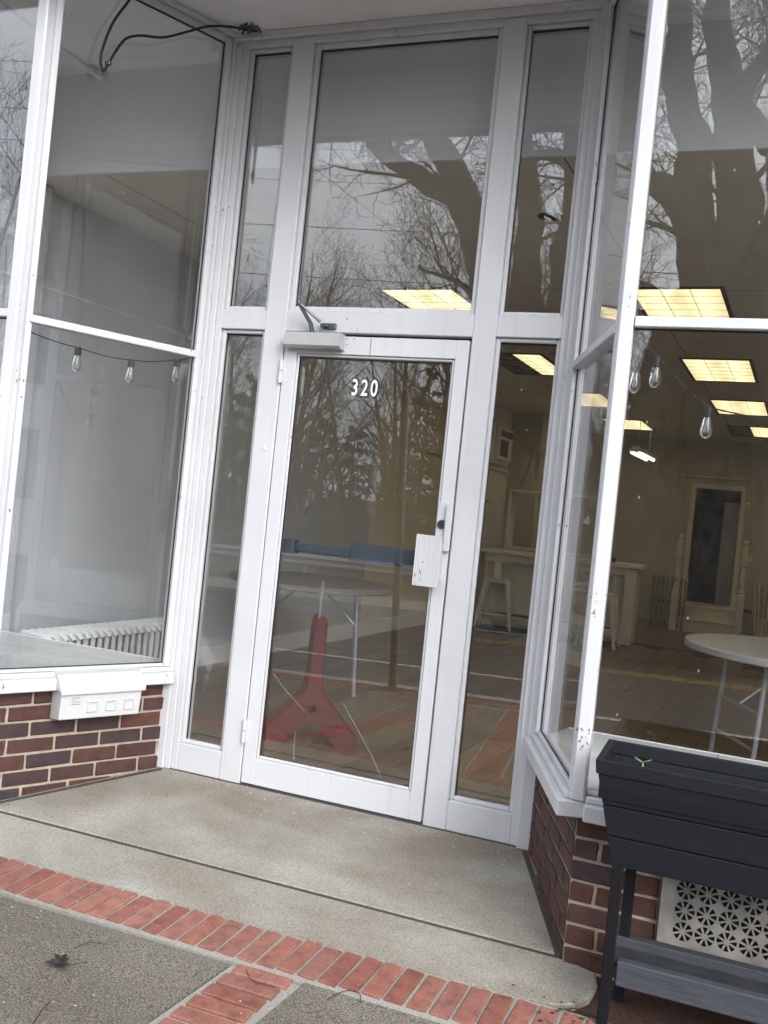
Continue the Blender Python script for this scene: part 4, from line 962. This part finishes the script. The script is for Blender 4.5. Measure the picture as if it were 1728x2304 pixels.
# seedling pot standing in the planter
t = thing('seedling_pot', 'tiny green seedling in a black plastic pot inside the planter', 'seedling', (1.785, -0.955, z_t-.06-.085+.001))
q = MB(); q.lathe([(.018, 0), (.0235, .045), (.0255, .045), (.0255, .050), (.022, .050), (.021, .035), (.0, .034)], 20); q.build('pot', 'black', t, smooth=True)
q = MB(); q.tube([(0, 0, .034), (.001, 0, .06), (0, .001, .078)], [.0032, .003, .0026], 7); q.build('stem', 'stemgreen', t, smooth=True)
for sx in (-1, 1):
    q = MB(); n_ = 6; vs = []; 
    for i in range(n_+1):
        f = i/n_; w = .0055*math.sin(math.pi*min(1, f*.92+.06)); px_ = sx*.024*f; pz_ = .078+.012*f
        vs += [(px_, -w, pz_+.002), (px_, 0, pz_), (px_, w, pz_+.002)]
    fs = []
    for i in range(n_): a = 3*i; fs += [(a, a+1, a+4, a+3), (a+1, a+2, a+5, a+4)]
    q.add(vs, fs); o = q.build('leaf', 'leafgreen', t, smooth=True); md = o.modifiers.new('Solidify', 'SOLIDIFY'); md.thickness = .0012
# fallen maple leaf
t = thing('maple_leaf', 'dark wet maple leaf lying on the aggregate pavement', 'leaf', (0.262, -1.494, pz(-1.494)-.002), 2.2)
out = []
tips = [(-90, .014, .014), (-48, .030, .013), (-8, .044, .017), (38, .044, .019), (90, .052, .019), (142, .044, .017), (188, .044, .013), (228, .030, .012)]
for i, (a, ro, ri) in enumerate(tips):
    for da, rr_ in ((-17, ro*.66), (-8, ro*.68), (0, ro), (8, ro*.68), (17, ro*.66)): out.append((rr_*math.cos(R(a+da)), rr_*math.sin(R(a+da))))
    a2 = tips[(i+1) % 8][0] + (360 if i == 7 else 0); am = (a+a2)/2; out.append((ri*1.1*math.cos(R(am)), ri*1.1*math.sin(R(am))))
q = MB(); k = len(out); cv = lambda x, y: .003+.010*abs(math.sin(x*40+.5))*min(1, math.hypot(x, y)/.03)+.006*math.sin(y*70)**2
q.add([(0, 0, .004)]+[(x, y, cv(x, y)) for x, y in out], [(0, 1+i, 1+(i+1) % k) for i in range(k)]); o = q.build('blade', 'deadleaf', t); md = o.modifiers.new('Solidify', 'SOLIDIFY'); md.thickness = .0006
q = MB(); q.tube([(0, -.005, .003), (-.01, -.03, .004), (-.004, -.055, .006), (.004, -.07, .004)], .0011, 5); q.build('stalk', 'deadleaf', t)
def twig(lab, pts, r=.0011, br=None):
    t = thing('twig', lab, 'twig', (0, 0, 0)); q = MB(); q.tube(smooth_path([(x, y, pz(y)+dz) for x, y, dz in pts], 4), r, 5); q.build('stick', 'twig', t)
    if br: q = MB(); q.tube([(x, y, pz(y)+dz) for x, y, dz in br], r*.7, 5); q.build('side_shoot', 'twig', t)
twig('short curved dark twig beside the maple leaf', [(0.235, -1.41, 0), (0.255, -1.365, .003), (0.30, -1.345, .001)])
twig('bent dark twig on the right aggregate panel', [(1.015, -1.285, 0), (1.045, -1.23, .006), (1.085, -1.215, .004), (1.105, -1.25, .0)], .0013)
twig('thin twig lying across the brick cross band', [(0.74, -1.26, .003), (0.79, -1.31, .006), (0.86, -1.30, .002)], .0011, [(0.79, -1.31, .006), (0.80, -1.27, .008)])
twig('knobbed twig at the lower left corner of the pavement', [(0.40, -1.78, 0), (0.375, -1.72, .004), (0.36, -1.66, .002)], .0014)
twig('dry twig below the planter leg', [(1.62, -1.03, .002), (1.68, -1.0, .008), (1.76, -1.02, .004)], .002)
# straw stalks caught on the door glass side, paint flakes and grit
random.seed(33)
mb = MB()
def flake(x, y, k):
    a = random.uniform(0, 6.3); z = pz(y)+.0022; P4 = []
    for j in range(5):
        b_ = a+j*1.257+random.uniform(-.3, .3); P4.append((x+math.cos(b_)*k*random.uniform(.5, 1), y+math.sin(b_)*k*.7*random.uniform(.5, 1), z+random.uniform(0, .0015)))
    mb.add(P4, [(0, 1, 2, 3, 4)])
for _ in range(90): flake(random.uniform(-.35, 1.28), -abs(random.gauss(0, .16))-.01, random.uniform(.0012, .006))
for _ in range(70): flake(random.uniform(-.5, 1.6), random.uniform(-1.24, -.1), random.uniform(.001, .004))
for _ in range(60): flake(random.uniform(-.4, 1.5), random.uniform(-1.9, -1.25), random.uniform(.001, .005))
tag(mb.build('paint_flakes', 'flake'), 'white paint flakes scattered on the entry slab', 'paint flakes', kind='stuff')
mb = MB()
for _ in range(420):
    x, y = random.uniform(-.7, 1.7), random.uniform(-1.95, -.05); k = random.choice((.0008, .0012, .0016, .003)); flake(x, y, k)
for _ in range(300):
    x = random.gauss(1.80, .13); y = random.uniform(-1.16, -.80)
    if x < 1.70 and y > -1.0 and random.random() < .85: continue
    flake(x, y, random.uniform(.0015, .006))
for _ in range(150):
    f_ = random.random(); d_ = abs(random.gauss(0, .035))
    if random.random() < .5: flake(1.29+.26*f_-d_, -.03-.70*f_, random.uniform(.001, .004))
    else: flake(-.40-.34*f_+d_, -.03-.68*f_, random.uniform(.001, .004))
for _ in range(90): flake(random.gauss(1.74, .1), random.uniform(-1.22, -.95), random.uniform(.004, .011))
tag(mb.build('grit', 'twig'), 'dark grit and leaf crumbs scattered over the pavement', 'grit', kind='stuff')
# dry stalks lying against the glass inside the door
for lab, pts in (('long pale dry stalk leaning inside the door glass at lower right', [(0.42, .10, .42), (0.52, .09, .30), (0.585, .085, .22), (0.64, .075, .14)]), ('pale dry stalk leaning inside the door glass at lower left', [(0.06, .10, .50), (0.13, .09, .44), (0.24, .085, .36)]), ('short pale dry stalk low inside the door glass', [(0.20, .10, .26), (0.205, .09, .19), (0.215, .08, .135)])):
    t = thing('dry_stalk', lab, 'stalk'); q = MB(); q.tube(pts, .0011, 5); q.build('stick', 'straw', t)

# ------------------------------------------------------------------ across the road: rail, post, wires, trees (seen as reflections)
g0 = thing('guardrail', 'grey corrugated steel guardrail on posts along the far verge', 'guardrail')
gp = [(.0, .0), (.035, .02), (.075, .075), (.035, .13), (.035, .165), (.075, .22), (.035, .275), (.0, .295)]
for k in range(14):
    x0 = -34+3.8*k; x1 = x0+3.79; q = MB()
    a, c = spt(x0, 17.4), spt(x1, 17.4); zb = -0.21
    vs = [(a[0], a[1]+d, zb+h) for d, h in gp]+[(c[0], c[1]+d, zb+h) for d, h in gp]; n_ = len(gp)
    q.add(vs, [(i, i+1, n_+i+1, n_+i) for i in range(n_-1)]); o = q.build('beam', 'galv', g0); md = o.modifiers.new('Solidify', 'SOLIDIFY'); md.thickness = .004
    q = MB(); q.box(a[0]-.05, a[0]+.05, a[1]-.22, a[1]-.02, -.60, .12); q.build('post', 'galv', g0)
t = thing('sign_post', 'slender dark leaning post at the near kerb', 'post', (-0.62, -3.72, -0.222))
q = MB(); q.tube([(0, 0, 0), (-0.16, 0, 2.55)], .030, 10); q.build('pole', 'pole', t, smooth=True); box('base_plate', 'pole', t, -.09, .09, -.09, .09, 0, .015, .003); q = MB(); q.tube([(0.03, -.01, 0), (-.13, -.01, 2.55)], .008, 6); q.build('edge_strip', 'radiator_dull', t)
pole_x = [-38, -4.5+14, 46]
for k, (xx, lab) in enumerate(((-34, 'wooden utility pole far down the road to the left'), (16, 'wooden utility pole across the road to the right'))):
    X, Y = spt(xx, 14.9); t = thing('utility_pole', lab, 'utility pole', (X, Y, -0.5)); q = MB(); q.tube([(0, 0, -.3), (0, 0, 11.5)], [.16, .11], 10); q.build('pole', 'bark_wood', t, smooth=True)
    q = MB(); q.box(-.06, .06, -1.2, 1.2, 10.6, 10.72); q.build('crossarm', 'bark_wood', t)
for k, (zz, dy) in enumerate(((10.3, -1.1), (10.3, 1.1), (9.2, 0), (8.2, 0.1), (7.2, -.1), (6.4, 0))):
    labs = ['outer overhead utility wire on the crossarm', 'inner overhead utility wire on the crossarm', 'third overhead wire from the top', 'fourth overhead wire from the top', 'fifth overhead wire from the top', 'lowest overhead wire over the verge']
    t = thing('utility_wire', labs[k], 'wire', group='overhead wires'); q = MB(); P = []
    for i in range(41):
        f = i/40; xx = -34+50*f-0.0; X, Y = spt(xx, 14.9); P.append((X, Y+dy, zz-.5-1.1*4*f*(1-f)*.6))
    q.tube(P, .006 if k < 3 else .009, 4); q.build('line', 'black', t)

# ---- bare trees
def vrand(rg): return Vector((rg.gauss(0, 1), rg.gauss(0, 1), rg.gauss(0, 1))).normalized()
def grow(rg, mb, pts, rad, level, maxlev, dens, minr, lenk, upw, wig, sides):
    """tube along pts and side branches recursively"""
    mb.tube(pts, rad, sides[min(level, len(sides)-1)], caps=False)
    if level >= maxlev: return
    Ls = [(pts[i+1]-pts[i]).length for i in range(len(pts)-1)]; tot = sum(Ls)
    nb = max(1, int(dens[level]*(0.7+0.6*rg.random())))
    for b_ in range(nb):
        f = 0.12+0.86*(b_+rg.random())/nb; target = f*tot; i = 0
        while i < len(Ls)-1 and target > Ls[i]: target -= Ls[i]; i += 1
        u = min(1, target/max(Ls[i], 1e-6)); p = pts[i].lerp(pts[i+1], u); r = rad[i]+(rad[i+1]-rad[i])*u
        d0 = (pts[i+1]-pts[i]).normalized(); side = vrand(rg); side = (side-d0*side.dot(d0)).normalized()
        d = (d0*rg.uniform(.35, .9)+side*rg.uniform(.7, 1.1)+Vector((0, 0, upw*rg.uniform(.2, 1)))).normalized()
        L = lenk[level]*rg.uniform(.55, 1.25)*(1.15-.55*f); r1 = max(minr, min(r*.62, L*.022)); k = 4 if level < 2 else 3
        P = [p]; 
        for j in range(k):
            d = (d+vrand(rg)*wig+Vector((0, 0, .08*upw))).normalized(); P.append(P[-1]+d*L/k)
        grow(rg, mb, P, [r1*(1-j/k)+minr*.5*(j/k) for j in range(k+1)], level+1, maxlev, dens, minr, lenk, upw, wig, sides)
def curve_pts(P): return [Vector(p) for p in smooth_path(P, 4)]
# two big street trees with known limbs
def big_tree(lab, y, limbs, seed, sub, group='big old trees across the road'):
    rg = random.Random(seed); t = thing('bare_tree', lab, 'tree', (0, 0, 0), 0, group)
    tr_, br = MB(), MB()
    for pts, r0, r1, dens in limbs:
        P = [Vector(p) for p in smooth_path(pts, 9)]; k = len(P)
        P = [p+mnoise.noise_vector(p*0.9+Vector((seed, 0, 0)))*(0.16 if 0 < i < k-1 else 0)*(0.5 if r0 > .5 else 1) for i, p in enumerate(P)]
        rr_ = [(r0+(r1-r0)*i/(k-1))*(1+rg.uniform(-.05, .05)) for i in range(k)]
        q_ = MB(); q_.tube(P, rr_, 22, caps=False)
        q_.v = [tuple(Vector(v)+mnoise.noise_vector(Vector(v)*1.7)*min(.08, r0*.22)+mnoise.noise_vector(Vector(v)*5)*min(.022, r0*.07)) for v in q_.v]
        tr_.add(q_.v, q_.f)
        tmp = MB(); grow(rg, br if dens else tmp, P, [x*.9 for x in rr_], 0, sub, (dens, 7, 5, 3), .006, (2.2, 1.15, .62, .36), .35, .17, (6, 5, 4, 3)) if dens else None
    tr_.build('trunk', 'bark', t, smooth=True); br.build('crown', 'bark', t)
    return t
yA = -13.0
big_tree('massive many-stemmed bare tree mirrored in the right street window', yA, [
    ([(1.95, yA, -.9), (1.85, yA, 1.5), (1.70, yA, 3.4), (1.45, yA, 5.0)], .95, .72, 0),
    ([(1.45, yA, 4.6), (1.05, yA-.1, 6.0), (.72, yA-.2, 7.7), (.50, yA-.2, 8.9), (.30, yA-.2, 10.2), (0, yA-.4, 13)], .36, .13, 14),
    ([(1.55, yA, 4.8), (1.50, yA+.2, 6.6), (1.22, yA+.3, 8.4), (.95, yA+.3, 10), (.9, yA+.3, 13)], .36, .12, 14),
    ([(1.6, yA, 4.6), (2.1, yA, 6.2), (2.15, yA+.2, 7.6), (2.0, yA+.4, 9.4), (2.2, yA+.5, 12.5)], .40, .12, 12),
    ([(.75, yA+.2, -.9), (.78, yA+.2, 1.5), (.85, yA+.1, 3.2), (1.15, yA, 4.9)], .72, .50, 0),
    ([(1.35, yA, 5.3), (.85, yA+.2, 6.35), (.35, yA+.4, 6.75), (-.35, yA+.6, 6.8), (-1.2, yA+.8, 7.5), (-2.0, yA+.9, 7.7)], .30, .08, 12),
    ([(.95, yA, 4.4), (.45, yA+.2, 5.0), (-.1, yA+.4, 5.2), (-.8, yA+.5, 5.9)], .20, .06, 8),
    ([(.60, yA-.2, 8.2), (.2, yA, 8.9), (.0, yA, 9.8)], .12, .05, 5),
    ([(1.9, yA+.2, 7.4), (1.55, yA+.3, 7.9), (1.3, yA+.3, 8.1)], .16, .14, 2),
    ([(2.0, yA, 5.9), (2.7, yA-.2, 7.2), (3.6, yA-.4, 8.2), (4.6, yA-.5, 9.6)], .30, .1, 10),
    ([(1.30, yA+.3, 7.9), (1.6, yA+.4, 8.5), (2.1, yA+.5, 9.2)], .16, .12, 3)], 4, 4)
yB = -13.4
big_tree('big leaning bare tree with a long left limb mirrored in the transom', yB, [
    ([(-1.75, yB, -.9), (-1.95, yB, 1.2), (-2.2, yB, 3.2), (-2.55, yB, 5.0), (-3.05, yB, 6.3), (-3.65, yB, 7.7), (-4.25, yB, 8.9), (-4.8, yB, 10.6), (-5.1, yB, 12.8)], .58, .13, 14),
    ([(-3.05, yB, 7.0), (-3.5, yB+.1, 7.42), (-4.15, yB+.2, 7.75), (-4.95, yB+.3, 8.2), (-5.6, yB+.3, 8.75), (-6.4, yB+.3, 9.1), (-7.4, yB+.4, 9.2)], .27, .06, 14),
    ([(-4.95, yB+.3, 8.2), (-5.1, yB+.3, 8.9), (-5.0, yB+.3, 9.6)], .13, .05, 5),
    ([(-2.05, yB, 2.6), (-2.0, yB, 4.5), (-2.1, yB, 6.3), (-2.3, yB+.1, 7.7), (-2.45, yB+.1, 9.2), (-2.3, yB+.1, 12)], .38, .12, 12),
    ([(-1.85, yB, 2.8), (-1.50, yB-.1, 5.2), (-1.42, yB-.1, 6.9), (-1.5, yB-.1, 8.7), (-1.2, yB-.1, 12)], .34, .12, 12),
    ([(-2.7, yB, 5.2), (-3.3, yB, 5.8), (-4.2, yB+.2, 6.1)], .09, .03, 5)], 9, 4)
# woodland trees: a few grown kinds, copied
kinds = []
for sd_ in range(6):
    rg = random.Random(100+sd_); tr_, br = MB(), MB(); H_ = rg.uniform(9, 12.5)
    stems = 1 if sd_ % 3 else 2
    for s in range(stems):
        P = [Vector((rg.uniform(-.2, .2)*s, .2*s, -.6))]; d = Vector((rg.uniform(-.12, .12), rg.uniform(-.12, .12), 1)).normalized(); k = 8
        for j in range(k): d = (d+vrand(rg)*.09+Vector((0, 0, .04))).normalized(); P.append(P[-1]+d*H_/k)
        r0 = rg.uniform(.10, .19); rr_ = [r0*(1-.9*j/k)+.01 for j in range(k+1)]; tr_.tube(P, rr_, 7, caps=False)
        grow(rg, br, P, [x*.9 for x in rr_], 0, 4, (18, 6, 4, 2), .006, (3.4, 1.8, .95, .55), .6, .16, (4, 4, 3, 3))
    kinds.append((tr_.mesh('trunk', 'bark_wood', True), br.mesh('crown', 'bark_wood')))
rg = random.Random(77); spots = []
tries = 0
while len(spots) < 62 and tries < 4000:
    tries += 1
    s = rg.uniform(20, 62) if len(spots) > 26 else rg.uniform(19.5, 30)
    ang = R(rg.uniform(-20, 47)); d = s+3.8; x = 1.96-math.tan(ang)*d; X, Y = x, -s*1.0+0.0
    if any((X-a)**2+(Y-b_)**2 < 2.2 for a, b_ in spots): continue
    spots.append((X, Y))
spots.sort(key=lambda p: p[0])
for i, (X, Y) in enumerate(spots):
    t = thing('bare_tree', 'slender leafless tree in the wood behind the guardrail', 'tree', (X, Y, gz(X, Y)), rg.uniform(0, 6.3), 'bare trees in the wood across the road')
    if i % 6 in (0, 3): t['label'] = 'twin-stemmed leafless tree in the wood behind the guardrail'
    k = kinds[i % 6]; s = rg.uniform(.75, 1.12)*(1.0 if Y > -40 else 1.15); t.scale = (s, s, s*rg.uniform(.9, 1.1))
    put('trunk', k[0], t); put('crown', k[1], t)
# evergreens with needle clumps
def evergreen(seed, H_, Rr, mat):
    rg = random.Random(seed); tr_, fo = MB(), MB(); tr_.tube([(0, 0, -.4), (0, 0, H_*.95)], [.12, .02], 6, caps=False)
    for k in range(int(70*H_/4)):
        z = .25+(H_-.3)*(rg.random()**1.1); f = 1-z/H_; a = rg.uniform(0, 6.283); L = Rr*(f**.7)*rg.uniform(.55, 1.15)+.1
        d = Vector((math.cos(a), math.sin(a), rg.uniform(-.15, .35))); e = Vector((0, 0, z))+d*L
        tr_.tube([Vector((0, 0, z)), e], [.018, .005], 3, caps=False)
        for j in range(26):
            g_ = rg.uniform(.3, 1.05); c = Vector((0, 0, z))+d*L*g_+vrand(rg)*.12*L; u = vrand(rg)*rg.uniform(.06, .14); w = vrand(rg)*.025+Vector((0, 0, -.02))
            fo.add([c-u-w, c+u-w*.4, c+u*.8+w, c-u+w*.6], [(0, 1, 2, 3)])
    return tr_.mesh('trunk', 'bark_wood'), fo.mesh('crown', mat)
ev = [evergreen(1, 4.2, 1.5, 'evergreen'), evergreen(2, 5.5, 1.7, 'evergreen_olive'), evergreen(3, 7.0, 1.8, 'evergreen')]
def vx(px_dir, s): return 1.96-px_dir*(s+3.76)
for i, (tan_, s, k, sc_, lab) in enumerate(((.46, 20.5, 0, 1.0, 'small dark evergreen left of the wood mirrored low in the door glass'), (.42, 22.5, 1, .8, 'olive evergreen beside the darker one mirrored in the door glass'), (.30, 19.5, 1, 1.0, 'olive evergreen behind the leaning post reflection'), (.27, 21.0, 2, .95, 'tall dark evergreen mirrored at the latch side of the door'), (.335, 23.5, 2, .9, 'dark evergreen in the middle of the mirrored wood'), (.64, 23, 2, 1.0, 'dark evergreen far down the road to the left'), (.56, 24, 1, 1.1, 'olive evergreen mirrored in the left side light'), (.135, 19.5, 2, .85, 'added dark evergreen darkening the reflection left of the big trunk'), (.085, 20.5, 2, .95, 'added tall dark evergreen darkening the reflection beside the white corner post'), (.04, 19.8, 1, 1.0, 'added olive evergreen darkening the reflection low in the right street window'), (.0, 21, 2, .9, 'added dark evergreen darkening the reflection at the right edge of the street window'), (.205, 20.5, 0, 1.2, 'dark evergreen mirrored in the right side light'))):  # those behind the right street window are added to darken its reflection
    x = vx(tan_, s); t = thing('evergreen_tree', lab, 'tree', (x, -s, gz(x, -s)), rg.uniform(0, 6), 'evergreens in the wood across the road'); t.scale = (sc_,)*3; put('trunk', ev[k][0], t); put('crown', ev[k][1], t)
# tangled underbrush and one pale fallen limb
rg = random.Random(5); mb = MB()
for i in range(2300):
    s = rg.uniform(18.3, 27); x = vx(rg.uniform(-.1, .95), s); z = gz(x, -s)-.1; d = Vector((rg.gauss(0, .55), rg.gauss(0, .55), 1)).normalized(); L = rg.uniform(.8, 2.9); P = [Vector((x, -s, z))]
    for j in range(4): d = (d+vrand(rg)*.32-Vector((0, 0, .10*j))).normalized(); P.append(P[-1]+d*L/4)
    mb.tube(P, [.012, .010, .008, .006, .003], 3, caps=False)
    for j in (1, 2, 3):
        e = P[j]+(vrand(rg)+Vector((0, 0, .3)))*L*.25; mb.tube([P[j], P[j].lerp(e, .5)+vrand(rg)*.05, e], [.006, .005, .002], 3, caps=False)
tag(mb.build('underbrush', 'brush'), 'tangled bare brown underbrush behind the guardrail', 'underbrush', kind='stuff')
t = thing('fallen_limb', 'pale broken limb slanting through the wood in the door reflection', 'fallen limb'); q = MB(); s = 20.0
q.tube(curve_pts([(vx(.355, s), -s, 3.9), (vx(.33, s), -s, 3.3), (vx(.29, s), -s, 2.9), (vx(.25, s), -s, 2.2), (vx(.235, s), -s, 1.9)]), [.03+.004*i for i in range(17)], 6); q.build('limb', 'bark_pale', t, smooth=True)
# far wood that reads as one mass
rg = random.Random(8); mb = MB()
for i in range(150):
    s = rg.uniform(62, 95); x = vx(rg.uniform(-.5, 1.3), s); z = gz(x, -s)-.3; H_ = rg.uniform(4, 9); mb.tube([(x, -s, z), (x+rg.gauss(0, .5), -s, z+H_)], [.16, .03], 3, caps=False)
    for j in range(16):
        zz = z+H_*rg.uniform(.2, .95); d = Vector((rg.gauss(0, 1), rg.gauss(0, .4), rg.uniform(.2, 1.4))).normalized()*rg.uniform(1, 3); mb.tube([Vector((x, -s, zz)), Vector((x, -s, zz))+d], [.05, .015], 3, caps=False)
tag(mb.build('far_wood', 'bark_wood'), 'distant leafless wood closing the view beyond the trees', 'wood', kind='stuff')
# neighbouring building farther along the street, glimpsed as a reflection in the left bay
t = thing('neighbour_building', 'pale clapboard building farther along the street to the right', 'building', (0, 0, 0))
box('wall', 'stucco', t, 15.0, 27.0, -3.4, 7.0, -0.3, 5.2); q = MB(); q.prism([(-3.9, 5.2), (7.5, 5.2), (1.8, 8.4)], 14.5, 27.5, Matrix(((0, 0, 1, 0), (1, 0, 0, 0), (0, 1, 0, 0), (0, 0, 0, 1)))); q.build('roof', 'dark_wood', t)
for yy in (-2.6, -0.4, 1.8):
    for zz in (0.8, 3.1): box('window', 'steel_dark', t, 14.96, 15.0, yy, yy+.95, zz, zz+1.4)
